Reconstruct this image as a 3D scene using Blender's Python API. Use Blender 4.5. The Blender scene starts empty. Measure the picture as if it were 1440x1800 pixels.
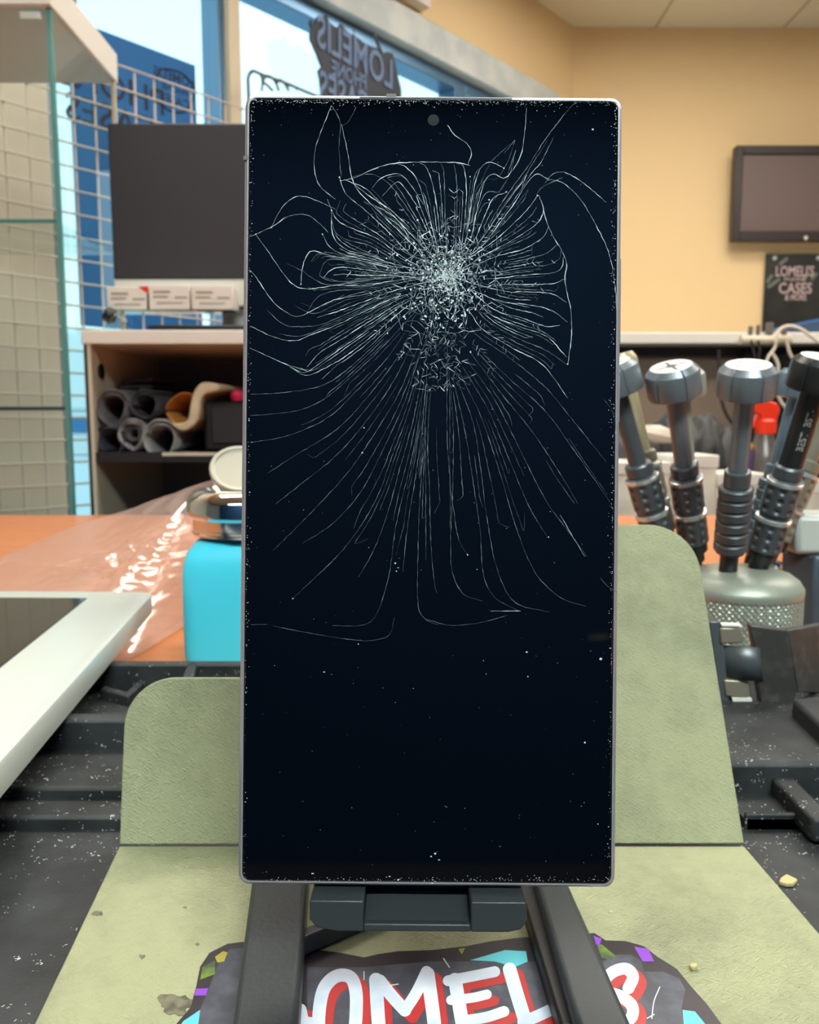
import bpy, math, random
from mathutils import Vector, Matrix
from mathutils.geometry import delaunay_2d_cdt
random.seed(7)
R = math.radians
sc = bpy.context.scene
COL = sc.collection
H = 0.89            # camera height above the floor
F = 1400.0          # focal length in pixels of the 1440 x 1800 frame
PT = R(6.5)
CP, SP = math.cos(PT), math.sin(PT)

# ------------------------------------------------------------------ geometry helpers
def ray(px, py):
    u = (px-720)/F; v = (py-900)/F
    return Vector((u, CP-v*SP, -SP-v*CP))
def at_z(px, py, zc):                     # point at a distance along the optical axis
    return ray(px, py)*zc + Vector((0, 0, H))
def at_h(px, py, drop):                   # point on the horizontal plane 'drop' below the camera
    d = ray(px, py); return d*(-drop/d.z) + Vector((0, 0, H))
def at_y(px, py, Y):
    d = ray(px, py); return d*(Y/d.y) + Vector((0, 0, H))

WM = {}
class MB:
    def __init__(s): s.v = []; s.f = []
    def add(s, vs, fs):
        o = len(s.v); s.v += [Vector(v) for v in vs]; s.f += [[i+o for i in f] for f in fs]; return s
    def box(s, x0, x1, y0, y1, z0, z1):
        return s.add([(x, y, z) for z in (z0, z1) for y in (y0, y1) for x in (x0, x1)],
                     [(0,2,3,1),(4,5,7,6),(0,1,5,4),(2,6,7,3),(0,4,6,2),(1,3,7,5)])
    def obox(s, c, ax, ay, az, hx, hy, hz):   # oriented box: centre, unit axes, half sizes
        c = Vector(c); ax, ay, az = Vector(ax)*hx, Vector(ay)*hy, Vector(az)*hz
        return s.add([c+i*ax+j*ay+k*az for k in (-1,1) for j in (-1,1) for i in (-1,1)],
                     [(0,2,3,1),(4,5,7,6),(0,1,5,4),(2,6,7,3),(0,4,6,2),(1,3,7,5)])
    def prism(s, pts, off):                # polygon (3D points) swept by a vector
        n = len(pts); off = Vector(off); pts = [Vector(p) for p in pts]
        return s.add(pts+[p+off for p in pts],
                     [list(range(n))[::-1], list(range(n, 2*n))]+[(i, (i+1)%n, n+(i+1)%n, n+i) for i in range(n)])
    def poly(s, pts): return s.add(pts, [list(range(len(pts)))])
    def lathe(s, prof, B, A, n=32, cap=True, fr=None):   # prof: (radius, height along A)
        A = Vector(A).normalized(); B = Vector(B)
        X = A.orthogonal().normalized() if abs(A.x) > .9 else (Vector((1,0,0))-A*A.x).normalized()
        Y = A.cross(X); vs = []; fs = []
        for i, (r, h) in enumerate(prof):
            for k in range(n):
                t = 2*math.pi*k/n
                rr = r*fr(i, t) if fr else r
                vs.append(B+A*h+X*(rr*math.cos(t))+Y*(rr*math.sin(t)))
        m = len(prof)
        for i in range(m-1):
            for k in range(n):
                fs.append((i*n+k, i*n+(k+1)%n, (i+1)*n+(k+1)%n, (i+1)*n+k))
        if cap:
            fs.append(list(range(n))[::-1]); fs.append([(m-1)*n+k for k in range(n)])
        return s.add(vs, fs)
    def tube(s, pts, r, n=8, closed=False):
        pts = [Vector(p) for p in pts]; m = len(pts); vs = []; fs = []; up = None
        for i, p in enumerate(pts):
            t = (pts[min(i+1, m-1)]-pts[max(i-1, 0)]).normalized()
            if up is None: up = t.orthogonal().normalized()
            up = (up-t*up.dot(t))
            up = up.normalized() if up.length > 1e-6 else t.orthogonal().normalized()
            b = t.cross(up); rr = r(i/(m-1)) if callable(r) else r
            for k in range(n):
                a = 2*math.pi*k/n; vs.append(p+up*(rr*math.cos(a))+b*(rr*math.sin(a)))
        for i in range(m-1):
            for k in range(n):
                fs.append((i*n+k, i*n+(k+1)%n, (i+1)*n+(k+1)%n, (i+1)*n+k))
        fs.append(list(range(n))[::-1]); fs.append([(m-1)*n+k for k in range(n)])
        return s.add(vs, fs)
    def grid(s, rows):                     # list of rows of points
        m = len(rows); n = len(rows[0])
        return s.add([p for r in rows for p in r],
                     [(i*n+j, i*n+j+1, (i+1)*n+j+1, (i+1)*n+j) for i in range(m-1) for j in range(n-1)])
    def build(s, name, mat, parent=None, smooth=False, bevel=0, seg=2, solid=0, sub=0, origin=None, mw=None, ang=40):
        me = bpy.data.meshes.new(name)
        base = Vector((0,0,0))
        if parent is not None: base = parent['_w'] if '_w' in parent else Vector((0,0,0))
        base = Vector(base)
        if parent is None and origin is not None: base = Vector(origin)
        if mw is not None: me.from_pydata([tuple(v) for v in s.v], [], s.f)
        else: me.from_pydata([tuple(v-base) for v in s.v], [], s.f)
        me.validate(); me.update()
        o = bpy.data.objects.new(name, me); COL.objects.link(o)
        if mat: me.materials.append(mat)
        if parent is not None: o.parent = parent
        if mw is not None:
            if parent is not None: o.matrix_local = (WM[parent.name].inverted() if parent.name in WM else Matrix.Translation(-base)) @ mw
            else: o.matrix_local = mw
            WM[o.name] = mw.copy()
        elif parent is None: o.location = base
        if parent is not None: o['_w'] = tuple(base)
        else: o['_w'] = tuple(base)
        if smooth:
            me.shade_smooth()
            me.set_sharp_from_angle(angle=R(ang))
        if solid:
            m = o.modifiers.new('s', 'SOLIDIFY'); m.thickness = solid; m.offset = 0
        if bevel:
            m = o.modifiers.new('b', 'BEVEL'); m.width = bevel; m.segments = seg; m.limit_method = 'ANGLE'; m.angle_limit = R(35)
            if not smooth: me.shade_smooth(); me.set_sharp_from_angle(angle=R(35))
            m.harden_normals = False
        if sub:
            m = o.modifiers.new('u', 'SUBSURF'); m.levels = sub; m.render_levels = sub
        return o

def thing(name, loc, label, cat, group=None):
    o = bpy.data.objects.new(name, None); COL.objects.link(o); o.location = loc
    o.empty_display_size = .02; o['_w'] = tuple(loc)
    return tag(o, label, cat, group)
def tag(o, label, cat, group=None, kind=None):
    o['label'] = label; o['category'] = cat
    if group: o['group'] = group
    if kind: o['kind'] = kind
    return o
def struct(o, label=None):
    o['kind'] = 'structure'
    if label: o['label'] = label
    return o

def smooth_path(P, step):
    P = [Vector(p) for p in P]
    if len(P) < 3:
        out = []; n = max(2, int((P[1]-P[0]).length/step))
        return [P[0].lerp(P[1], i/n) for i in range(n+1)]
    Q = [P[0]*2-P[1]]+P+[P[-1]*2-P[-2]]; out = []
    for i in range(1, len(Q)-2):
        a, b, c, d = Q[i-1], Q[i], Q[i+1], Q[i+2]
        n = max(2, int((c-b).length/step))
        for k in range(n):
            t = k/n
            out.append(.5*((2*b)+(c-a)*t+(2*a-5*b+4*c-d)*t*t+(3*b-a-3*c+d)*t**3))
    out.append(P[-1]); return out

def text_polys(s, size=1.0, extrude=0.0):   # lettering outline as (verts, faces), origin at its centre
    cu = bpy.data.curves.new('lettering', 'FONT'); cu.body = s; cu.size = size; cu.align_x = 'CENTER'; cu.align_y = 'CENTER'
    cu.extrude = extrude; cu.offset = .012*size; cu.resolution_u = 3
    ob = bpy.data.objects.new('lettering', cu); COL.objects.link(ob)
    dg = bpy.context.evaluated_depsgraph_get()
    me = bpy.data.meshes.new_from_object(ob.evaluated_get(dg))
    vs = [v.co.copy() for v in me.vertices]; fs = [list(p.vertices) for p in me.polygons]
    bpy.data.objects.remove(ob); bpy.data.meshes.remove(me); bpy.data.curves.remove(cu)
    return vs, fs

def stroke(mb, P, w, fn, lift, step=3):     # painted stroke: polyline in 2D, width w, fn maps 2D -> 3D
    Q = smooth_path([Vector((p[0], p[1], 0)) for p in P], step) if len(P) > 2 else [Vector((p[0], p[1], 0)) for p in P]
    L = []
    for i, q in enumerate(Q):
        t = (Q[min(i+1, len(Q)-1)]-Q[max(i-1, 0)]); t = t.normalized() if t.length else Vector((1,0,0))
        n = Vector((-t.y, t.x, 0))*(w/2); L.append((q+n, q-n))
    STK[0] = (STK[0]+1) % 12; lift += STK[0]*4e-6
    mb.grid([[fn(a.x, a.y, lift), fn(b.x, b.y, lift)] for a, b in L])
    for i, c in ((0, Q[0]), (-1, Q[-1])):
        n = (L[i][0]-c); a0 = math.atan2(n.y, n.x)
        sg = 1 if i == 0 else -1
        mb.poly([fn(c.x+w/2*math.cos(a0+sg*k*math.pi/10), c.y+w/2*math.sin(a0+sg*k*math.pi/10), lift) for k in range(11)])
STK = [0]

# ------------------------------------------------------------------ materials
def s2l(c):
    return tuple(((x/255)/12.92 if x/255 <= .04045 else ((x/255+.055)/1.055)**2.4) for x in c)
def pm(name, rgb, rough=.5, metal=0, spec=.5, noise=None, bump=None, coat=0, alpha=1, trans=0, emit=None, aniso=0):
    m = bpy.data.materials.new(name); m.use_nodes = True; nt = m.node_tree; b = nt.nodes['Principled BSDF']
    c = s2l(rgb)+(1,)
    b.inputs['Base Color'].default_value = c; b.inputs['Roughness'].default_value = rough
    b.inputs['Metallic'].default_value = metal; b.inputs['Specular IOR Level'].default_value = spec
    b.inputs['Coat Weight'].default_value = coat; b.inputs['Alpha'].default_value = alpha
    b.inputs['Transmission Weight'].default_value = trans
    if emit:
        b.inputs['Emission Color'].default_value = s2l(emit[0])+(1,); b.inputs['Emission Strength'].default_value = emit[1]
    tc = nt.nodes.new('ShaderNodeTexCoord')
    if noise:                                # (scale, other rgb, lo, hi)
        n = nt.nodes.new('ShaderNodeTexNoise'); n.inputs['Scale'].default_value = noise[0]; n.inputs['Detail'].default_value = 6
        r = nt.nodes.new('ShaderNodeValToRGB'); r.color_ramp.elements[0].position = noise[2]; r.color_ramp.elements[1].position = noise[3]
        r.color_ramp.elements[0].color = c; r.color_ramp.elements[1].color = s2l(noise[1])+(1,)
        nt.links.new(tc.outputs['Object'], n.inputs['Vector']); nt.links.new(n.outputs['Fac'], r.inputs['Fac'])
        nt.links.new(r.outputs['Color'], b.inputs['Base Color'])
    if bump:                                 # (scale, strength, distance)
        n = nt.nodes.new('ShaderNodeTexNoise'); n.inputs['Scale'].default_value = bump[0]; n.inputs['Detail'].default_value = 5
        k = nt.nodes.new('ShaderNodeBump'); k.inputs['Strength'].default_value = bump[1]; k.inputs['Distance'].default_value = bump[2]
        nt.links.new(tc.outputs['Object'], n.inputs['Vector']); nt.links.new(n.outputs['Fac'], k.inputs['Height'])
        nt.links.new(k.outputs['Normal'], b.inputs['Normal'])
    return m

def glass_mat(name, tint=(235,248,250), refl=1.0, rough=.0, ior=1.5):
    m = bpy.data.materials.new(name); m.use_nodes = True; nt = m.node_tree; nt.nodes.clear()
    o = nt.nodes.new('ShaderNodeOutputMaterial'); mx = nt.nodes.new('ShaderNodeMixShader')
    t = nt.nodes.new('ShaderNodeBsdfTransparent'); t.inputs['Color'].default_value = s2l(tint)+(1,)
    g = nt.nodes.new('ShaderNodeBsdfGlossy'); g.inputs['Roughness'].default_value = rough
    fr = nt.nodes.new('ShaderNodeFresnel'); fr.inputs['IOR'].default_value = ior
    mu = nt.nodes.new('ShaderNodeMath'); mu.operation = 'MULTIPLY'; mu.inputs[1].default_value = refl
    ge = nt.nodes.new('ShaderNodeNewGeometry'); iv = nt.nodes.new('ShaderNodeMath'); iv.operation = 'SUBTRACT'; iv.inputs[0].default_value = 1
    m3 = nt.nodes.new('ShaderNodeMath'); m3.operation = 'MULTIPLY'; nt.links.new(ge.outputs['Backfacing'], iv.inputs[1])
    nt.links.new(fr.outputs['Fac'], mu.inputs[0]); nt.links.new(mu.outputs[0], m3.inputs[0]); nt.links.new(iv.outputs[0], m3.inputs[1]); nt.links.new(m3.outputs[0], mx.inputs['Fac'])
    nt.links.new(t.outputs[0], mx.inputs[1]); nt.links.new(g.outputs[0], mx.inputs[2]); nt.links.new(mx.outputs[0], o.inputs['Surface'])
    return m

def leather_mat():
    m = pm('sage_leather', (168,172,128), .52, spec=.35); nt = m.node_tree; b = nt.nodes['Principled BSDF']
    tc = nt.nodes.new('ShaderNodeTexCoord')
    n0 = nt.nodes.new('ShaderNodeTexNoise'); n0.inputs['Scale'].default_value = 260; n0.inputs['Detail'].default_value = 3
    nt.links.new(tc.outputs['Object'], n0.inputs['Vector'])
    hs = []
    for ang, sca in ((34, 190), (-30, 210)):
        mp = nt.nodes.new('ShaderNodeMapping'); mp.vector_type = 'TEXTURE'; mp.inputs['Rotation'].default_value = (0, 0, R(ang))
        mp.inputs['Scale'].default_value = (5, 1, 1)
        nt.links.new(tc.outputs['Object'], mp.inputs['Vector'])
        w = nt.nodes.new('ShaderNodeTexNoise'); w.inputs['Scale'].default_value = sca*5; w.inputs['Detail'].default_value = 2; w.inputs['Roughness'].default_value = .4
        nt.links.new(mp.outputs['Vector'], w.inputs['Vector'])
        a = nt.nodes.new('ShaderNodeMath'); a.operation = 'ABSOLUTE'
        sb = nt.nodes.new('ShaderNodeMath'); sb.operation = 'SUBTRACT'; sb.inputs[1].default_value = .5
        nt.links.new(w.outputs['Fac'], sb.inputs[0]); nt.links.new(sb.outputs[0], a.inputs[0])
        hs.append(a)
    mn = nt.nodes.new('ShaderNodeMath'); mn.operation = 'MINIMUM'
    nt.links.new(hs[0].outputs[0], mn.inputs[0]); nt.links.new(hs[1].outputs[0], mn.inputs[1])
    mr = nt.nodes.new('ShaderNodeMapRange'); mr.inputs['From Max'].default_value = .12
    nt.links.new(mn.outputs[0], mr.inputs['Value'])
    k = nt.nodes.new('ShaderNodeBump'); k.inputs['Strength'].default_value = .6; k.inputs['Distance'].default_value = .0004
    nt.links.new(mr.outputs['Result'], k.inputs['Height']); nt.links.new(k.outputs['Normal'], b.inputs['Normal'])
    # wear: a few scuffed darker patches
    n2 = nt.nodes.new('ShaderNodeTexNoise'); n2.inputs['Scale'].default_value = 22; n2.inputs['Detail'].default_value = 8; n2.inputs['Roughness'].default_value = .7
    nt.links.new(tc.outputs['Object'], n2.inputs['Vector'])
    r = nt.nodes.new('ShaderNodeValToRGB'); r.color_ramp.elements[0].position = .45; r.color_ramp.elements[1].position = .8
    r.color_ramp.elements[0].color = s2l((165,168,134))+(1,); r.color_ramp.elements[1].color = s2l((122,126,102))+(1,)
    nt.links.new(n2.outputs['Fac'], r.inputs['Fac'])
    nt.links.new(r.outputs['Color'], b.inputs['Base Color'])
    return m

def dusty_black():
    m = pm('black_rubber', (36,38,40), .55, spec=.4, bump=(900, .25, .0004)); nt = m.node_tree; b = nt.nodes['Principled BSDF']
    tc = nt.nodes.new('ShaderNodeTexCoord')
    v = nt.nodes.new('ShaderNodeTexVoronoi'); v.inputs['Scale'].default_value = 520; v.inputs['Randomness'].default_value = 1
    dn = nt.nodes.new('ShaderNodeTexNoise'); dn.inputs['Scale'].default_value = 700; dn.inputs['Detail'].default_value = 1
    ad = nt.nodes.new('ShaderNodeMixRGB'); ad.blend_type = 'ADD'; ad.inputs['Fac'].default_value = .006
    nt.links.new(tc.outputs['Object'], dn.inputs['Vector']); nt.links.new(tc.outputs['Object'], ad.inputs[1]); nt.links.new(dn.outputs['Color'], ad.inputs[2])
    nt.links.new(ad.outputs[0], v.inputs['Vector'])
    c1 = nt.nodes.new('ShaderNodeMath'); c1.operation = 'LESS_THAN'; c1.inputs[1].default_value = .22
    nt.links.new(v.outputs['Distance'], c1.inputs[0])
    sp = nt.nodes.new('ShaderNodeSeparateColor'); nt.links.new(v.outputs['Color'], sp.inputs[0])
    n = nt.nodes.new('ShaderNodeTexNoise'); n.inputs['Scale'].default_value = 28; nt.links.new(tc.outputs['Object'], n.inputs['Vector'])
    mr = nt.nodes.new('ShaderNodeMapRange'); mr.inputs['From Min'].default_value = .35; mr.inputs['From Max'].default_value = .75; mr.inputs['To Min'].default_value = .0; mr.inputs['To Max'].default_value = .42
    nt.links.new(n.outputs['Fac'], mr.inputs['Value'])
    c2 = nt.nodes.new('ShaderNodeMath'); c2.operation = 'LESS_THAN'; nt.links.new(sp.outputs[0], c2.inputs[0]); nt.links.new(mr.outputs[0], c2.inputs[1])
    mu = nt.nodes.new('ShaderNodeMath'); mu.operation = 'MULTIPLY'; nt.links.new(c1.outputs[0], mu.inputs[0]); nt.links.new(c2.outputs[0], mu.inputs[1])
    n3 = nt.nodes.new('ShaderNodeTexNoise'); n3.inputs['Scale'].default_value = 60; n3.inputs['Detail'].default_value = 8; nt.links.new(tc.outputs['Object'], n3.inputs['Vector'])
    rr = nt.nodes.new('ShaderNodeValToRGB'); rr.color_ramp.elements[0].position = .35; rr.color_ramp.elements[1].position = .8
    rr.color_ramp.elements[0].color = s2l((34,37,39))+(1,); rr.color_ramp.elements[1].color = s2l((62,65,67))+(1,)
    nt.links.new(n3.outputs['Fac'], rr.inputs['Fac'])
    mx = nt.nodes.new('ShaderNodeMixRGB'); nt.links.new(mu.outputs[0], mx.inputs['Fac']); nt.links.new(rr.outputs[0], mx.inputs[1])
    mx.inputs[2].default_value = s2l((200,205,200))+(1,); nt.links.new(mx.outputs[0], b.inputs['Base Color'])
    return m

def ceiling_mat():
    m = pm('ceiling_tile', (225,215,190), .9); nt = m.node_tree; b = nt.nodes['Principled BSDF']
    tc = nt.nodes.new('ShaderNodeTexCoord'); br = nt.nodes.new('ShaderNodeTexBrick'); br.offset = 0
    br.inputs['Scale'].default_value = 1; br.inputs['Brick Width'].default_value = .61; br.inputs['Row Height'].default_value = 1.22
    br.inputs['Mortar Size'].default_value = .008; br.inputs['Color1'].default_value = s2l((214,204,180))+(1,)
    br.inputs['Color2'].default_value = s2l((220,210,186))+(1,); br.inputs['Mortar'].default_value = s2l((178,165,140))+(1,)
    mp = nt.nodes.new('ShaderNodeMapping'); mp.inputs['Location'].default_value = (.05, .42, 0)
    nt.links.new(tc.outputs['Object'], mp.inputs['Vector']); nt.links.new(mp.outputs[0], br.inputs['Vector']); nt.links.new(br.outputs['Color'], b.inputs['Base Color'])
    n = nt.nodes.new('ShaderNodeTexNoise'); n.inputs['Scale'].default_value = 90
    k = nt.nodes.new('ShaderNodeBump'); k.inputs['Distance'].default_value = .004; k.inputs['Strength'].default_value = .3
    nt.links.new(tc.outputs['Object'], n.inputs['Vector']); nt.links.new(n.outputs['Fac'], k.inputs['Height']); nt.links.new(k.outputs[0], b.inputs['Normal'])
    return m

def wood_mat():
    m = pm('orange_wood', (196,112,58), .36, spec=.4); nt = m.node_tree; b = nt.nodes['Principled BSDF']
    tc = nt.nodes.new('ShaderNodeTexCoord'); mp = nt.nodes.new('ShaderNodeMapping'); mp.inputs['Scale'].default_value = (2, 30, 2)
    n = nt.nodes.new('ShaderNodeTexNoise'); n.inputs['Scale'].default_value = 3; n.inputs['Detail'].default_value = 8
    nt.links.new(tc.outputs['Object'], mp.inputs[0]); nt.links.new(mp.outputs[0], n.inputs['Vector'])
    r = nt.nodes.new('ShaderNodeValToRGB'); r.color_ramp.elements[0].position = .3; r.color_ramp.elements[1].position = .7
    r.color_ramp.elements[0].color = s2l((184,112,68))+(1,); r.color_ramp.elements[1].color = s2l((200,128,82))+(1,)
    nt.links.new(n.outputs['Fac'], r.inputs['Fac']); nt.links.new(r.outputs[0], b.inputs['Base Color'])
    return m

def film_mat():
    m = bpy.data.materials.new('clear_plastic_film'); m.use_nodes = True; nt = m.node_tree; nt.nodes.clear()
    o = nt.nodes.new('ShaderNodeOutputMaterial')
    t = nt.nodes.new('ShaderNodeBsdfTransparent'); t.inputs['Color'].default_value = (.97,.95,.95,1)
    d = nt.nodes.new('ShaderNodeBsdfDiffuse'); d.inputs['Color'].default_value = s2l((236,214,208))+(1,)
    g = nt.nodes.new('ShaderNodeBsdfGlossy'); g.inputs['Roughness'].default_value = .12
    m1 = nt.nodes.new('ShaderNodeMixShader'); m1.inputs['Fac'].default_value = .22
    fr = nt.nodes.new('ShaderNodeFresnel'); fr.inputs['IOR'].default_value = 1.3
    m2 = nt.nodes.new('ShaderNodeMixShader')
    nt.links.new(t.outputs[0], m1.inputs[1]); nt.links.new(d.outputs[0], m1.inputs[2])
    mu = nt.nodes.new('ShaderNodeMath'); mu.operation = 'MULTIPLY'; mu.inputs[1].default_value = .2; nt.links.new(fr.outputs[0], mu.inputs[0])
    nt.links.new(mu.outputs[0], m2.inputs['Fac']); nt.links.new(m1.outputs[0], m2.inputs[1]); nt.links.new(g.outputs[0], m2.inputs[2])
    nt.links.new(m2.outputs[0], o.inputs['Surface'])
    return m

M = {
 'tan': pm('tan_wall_paint', (234,204,156), .75, bump=(60,.05,.002), noise=(1.2,(232,202,153),.3,.7)),
 'navy': pm('rear_wall_sky_tint', (8,54,98), .8),  # blue in the colour stands for sky light mirrored in the phone glass
 'grey_wall': pm('grey_side_wall_paint', (120,120,118), .8),
 'floor': pm('grey_vinyl_floor', (70,68,66), .5, noise=(3,(62,60,58),.3,.7)),
 'ceil': ceiling_mat(), 'wood': wood_mat(), 'leather': leather_mat(), 'rubber': dusty_black(), 'film': film_mat(),
 'alu': pm('grey_aluminium_trim', (196,200,196), .5, metal=.0, noise=(8,(176,184,184),.4,.6)),
 'bluealu': pm('anodised_window_frame', (96,130,160), .35, metal=.6),
 'darkalu': pm('dark_window_frame', (60,66,78), .45, metal=.3),
 'pane': glass_mat('window_pane_glass', (244,252,253), .3),
 'case_glass': glass_mat('display_case_glass', (247,251,250), .9, ior=1.5),
 'glass_edge': pm('green_glass_edge', (92,150,146), .15, spec=.8),
 'white': pm('white_laminate', (226,220,210), .45), 'white_gloss': pm('white_plastic', (198,205,199), .28, spec=.5),
 'cream': pm('cream_edge_band', (206,194,172), .5), 'greyback': pm('grey_back_board', (120,118,114), .7), 'beige': pm('beige_laminate', (205,188,160), .6),
 'black': pm('black_plastic', (18,18,20), .4), 'blacklam': pm('black_laminate', (26,26,30), .55),
 'screen': pm('matte_dark_screen', (50,48,52), .6, spec=.35), 'tvscreen': pm('brownish_tv_screen', (104,86,82), .38, spec=.5),
 'tvbezel': pm('dark_tv_bezel', (46,36,34), .35),
 'red': pm('red_plastic', (226,52,24), .35), 'pink': pm('pink_wrap', (214,40,84), .5),
 'wire': pm('white_coated_wire', (196,184,170), .4),
 'blueban': None, 'inkblue': pm('dark_blue_ink', (16,36,58), .7),
 'sign': pm('dark_sign_board', (24,32,48), .6), 'signletter': pm('pale_blue_lettering', (92,118,156), .6),
 'gun': pm('gunmetal', (130,138,146), .36, metal=.45), 'gun2': pm('dark_gunmetal', (96,101,106), .36, metal=.4),
 'gun3': pm('warm_grey_metal', (150,142,126), .36, metal=.4), 'bluegun': pm('blue_grey_metal', (122,146,166), .3, metal=.5),
 'alu2': pm('bead_blasted_aluminium', (166,172,160), .42, metal=.4), 'clampmetal': pm('worn_black_steel', (66,64,62), .42, metal=.2, noise=(160,(92,88,84),.5,.75)), 'brightmetal': pm('bright_machined_metal', (215,220,220), .25, metal=.6),
 'blackmetal': pm('black_anodised_metal', (46,47,48), .35, metal=.2),
 'capwhite': pm('white_cap_inlay', (235,236,228), .45), 'capink': pm('dark_cap_marking', (52,50,50), .5),
 'chrome': pm('chrome', (224,224,224), .08, metal=1), 'lidmetal': pm('satin_lid_metal', (206,202,186), .35, metal=.5),
 'teal': pm('turquoise_plastic', (74,216,246), .42, spec=.4), 'clear': glass_mat('clear_acrylic', (240,248,248), 1.0),
 'ti': pm('grey_titanium_frame', (164,160,166), .33, metal=.4),
 'phoneglass': pm('black_phone_glass', (3,5,9), .035, spec=.5), 'sensor': pm('lens_black', (12,14,18), .2),
 'phoneback': pm('grey_phone_back', (70,70,74), .4),
 'crack': pm('crack_white', (204,216,218), .35, spec=.6), 'crackdim': pm('crack_grey', (108,120,126), .4, spec=.5),
 'crackfaint': pm('crack_faint', (84,98,108), .45, spec=.5),
 'standblk': pm('black_stand_plastic', (46,51,56), .42, spec=.5, bump=(700,.3,.0003)), 'standdark': pm('dark_joint_plastic', (14,15,17), .5),
 'st_dark': pm('sticker_dark_plum', (36,28,38), .4, noise=(60,(50,44,52),.4,.7)), 'st_grey': pm('sticker_slate', (62,64,76), .4, noise=(150,(84,88,102),.45,.7)),
 'st_white': pm('sticker_white', (214,222,236), .4, noise=(70,(182,196,216),.4,.65)), 'st_red': pm('sticker_red', (176,44,46), .4),
 'st_teal': pm('sticker_teal', (90,190,205), .4), 'st_purple': pm('sticker_purple', (132,62,190), .4), 'st_green': pm('sticker_green', (104,128,44), .4, noise=(200,(60,80,60),.4,.6)),
 'st_yell': pm('sticker_olive', (150,140,60), .45),
 'glue': pm('dried_glue', (120,116,96), .7, noise=(400,(82,80,68),.4,.6)), 'chip': pm('straw_chip', (190,176,128), .6),
 'rollgrey': pm('grey_fabric_roll', (92,88,90), .8, noise=(30,(70,66,70),.4,.6)), 'rolldark': pm('dark_fabric_roll', (40,40,48), .8),
 'rolllight': pm('translucent_wrap_roll', (140,138,138), .5, noise=(20,(110,108,110),.4,.6)), 'orange_wrap': pm('orange_lining', (196,132,64), .6),
 'wrap': pm('beige_wrap', (186,166,132), .5, noise=(40,(206,190,160),.4,.6)),
 'counterback': pm('brown_grey_panel', (142,122,106), .7), 'paper': pm('white_paper', (232,222,208), .7, noise=(9,(206,190,176),.4,.6)),
 'bag': pm('black_bag_fabric', (30,29,30), .6, noise=(14,(84,80,78),.55,.75)), 'cableW': pm('white_cable', (224,208,190), .45), 'cableK': pm('dark_cable', (38,34,32), .5),
 'plug': pm('grey_usb_plug', (106,98,94), .5), 'bluebox': pm('blue_card', (64,110,170), .5), 'bluebox2': pm('dark_blue_card', (52,74,100), .5),
 'poster': pm('black_acrylic', (30,30,28), .35, noise=(5,(48,48,46),.4,.6)), 'posterink': pm('pale_pink_ink', (196,172,172), .6), 'postergreen': pm('grey_green_ink', (104,112,102), .6),
 'greypost': pm('grey_anodised_post', (92,104,116), .4, metal=.5), 'print': pm('grey_print', (150,142,132), .7),
 'asphalt': pm('bright_pavement', (216,226,232), .9), 'bld': pm('white_render_building', (236,240,240), .8), 'bldglass': pm('blue_facade', (60,120,170), .3),
 'bottleclear': pm('translucent_bottle', (120,112,108), .25, trans=.5), 'gold': pm('amber_cap', (190,140,60), .3, metal=.5),
 'knob': pm('cream_metal', (196,184,150), .4, metal=.5), 'dust': pm('white_dust', (200,208,210), .7),
 'engr': pm('pale_engraving', (188,186,178), .5),
}
def banner_mat():
    m = pm('blue_window_vinyl', (64,118,158), .6); nt = m.node_tree; b = nt.nodes['Principled BSDF']
    o = [n for n in nt.nodes if n.type == 'OUTPUT_MATERIAL'][0]
    t = nt.nodes.new('ShaderNodeBsdfTranslucent'); t.inputs['Color'].default_value = s2l((74,158,200))+(1,)
    mx = nt.nodes.new('ShaderNodeMixShader'); mx.inputs['Fac'].default_value = .6
    nt.links.new(b.outputs[0], mx.inputs[1]); nt.links.new(t.outputs[0], mx.inputs[2]); nt.links.new(mx.outputs[0], o.inputs['Surface'])
    return m
M['blueban'] = banner_mat()
def lamp_mat(name, rgb, st):
    m = bpy.data.materials.new(name); m.use_nodes = True; nt = m.node_tree; nt.nodes.clear()
    o = nt.nodes.new('ShaderNodeOutputMaterial'); e = nt.nodes.new('ShaderNodeEmission')
    e.inputs['Color'].default_value = s2l(rgb)+(1,); e.inputs['Strength'].default_value = st
    nt.links.new(e.outputs[0], o.inputs['Surface']); return m

# ------------------------------------------------------------------ camera, world
cd = bpy.data.cameras.new('camera'); cam = bpy.data.objects.new('camera', cd); COL.objects.link(cam); sc.camera = cam
cam.location = (0, 0, H); cam.rotation_euler = (R(90)-PT, 0, 0)
cd.sensor_fit = 'HORIZONTAL'; cd.sensor_width = 36; cd.lens = 35; cd.clip_start = .01; cd.clip_end = 200
cd.dof.use_dof = True; cd.dof.focus_distance = .1656; cd.dof.aperture_fstop = 42
w = bpy.data.worlds.new('sky'); sc.world = w; w.use_nodes = True
nt = w.node_tree; bg = nt.nodes['Background']; tc = nt.nodes.new('ShaderNodeTexCoord'); sx = nt.nodes.new('ShaderNodeSeparateXYZ')
rp = nt.nodes.new('ShaderNodeValToRGB'); nt.links.new(tc.outputs['Generated'], sx.inputs[0]); nt.links.new(sx.outputs['Z'], rp.inputs['Fac'])
rp.color_ramp.elements[0].position = .0; rp.color_ramp.elements[0].color = (.80, 1.0, 1.0, 1)
rp.color_ramp.elements[1].position = .8; rp.color_ramp.elements[1].color = (.55, .86, 1.0, 1)
nt.links.new(rp.outputs[0], bg.inputs['Color']); bg.inputs['Strength'].default_value = 1.6
sc.view_settings.view_transform = 'Standard'; sc.view_settings.look = 'None'; sc.view_settings.gamma = 1; sc.view_settings.use_curve_mapping = False
sc.view_settings.exposure = 0.0
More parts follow.
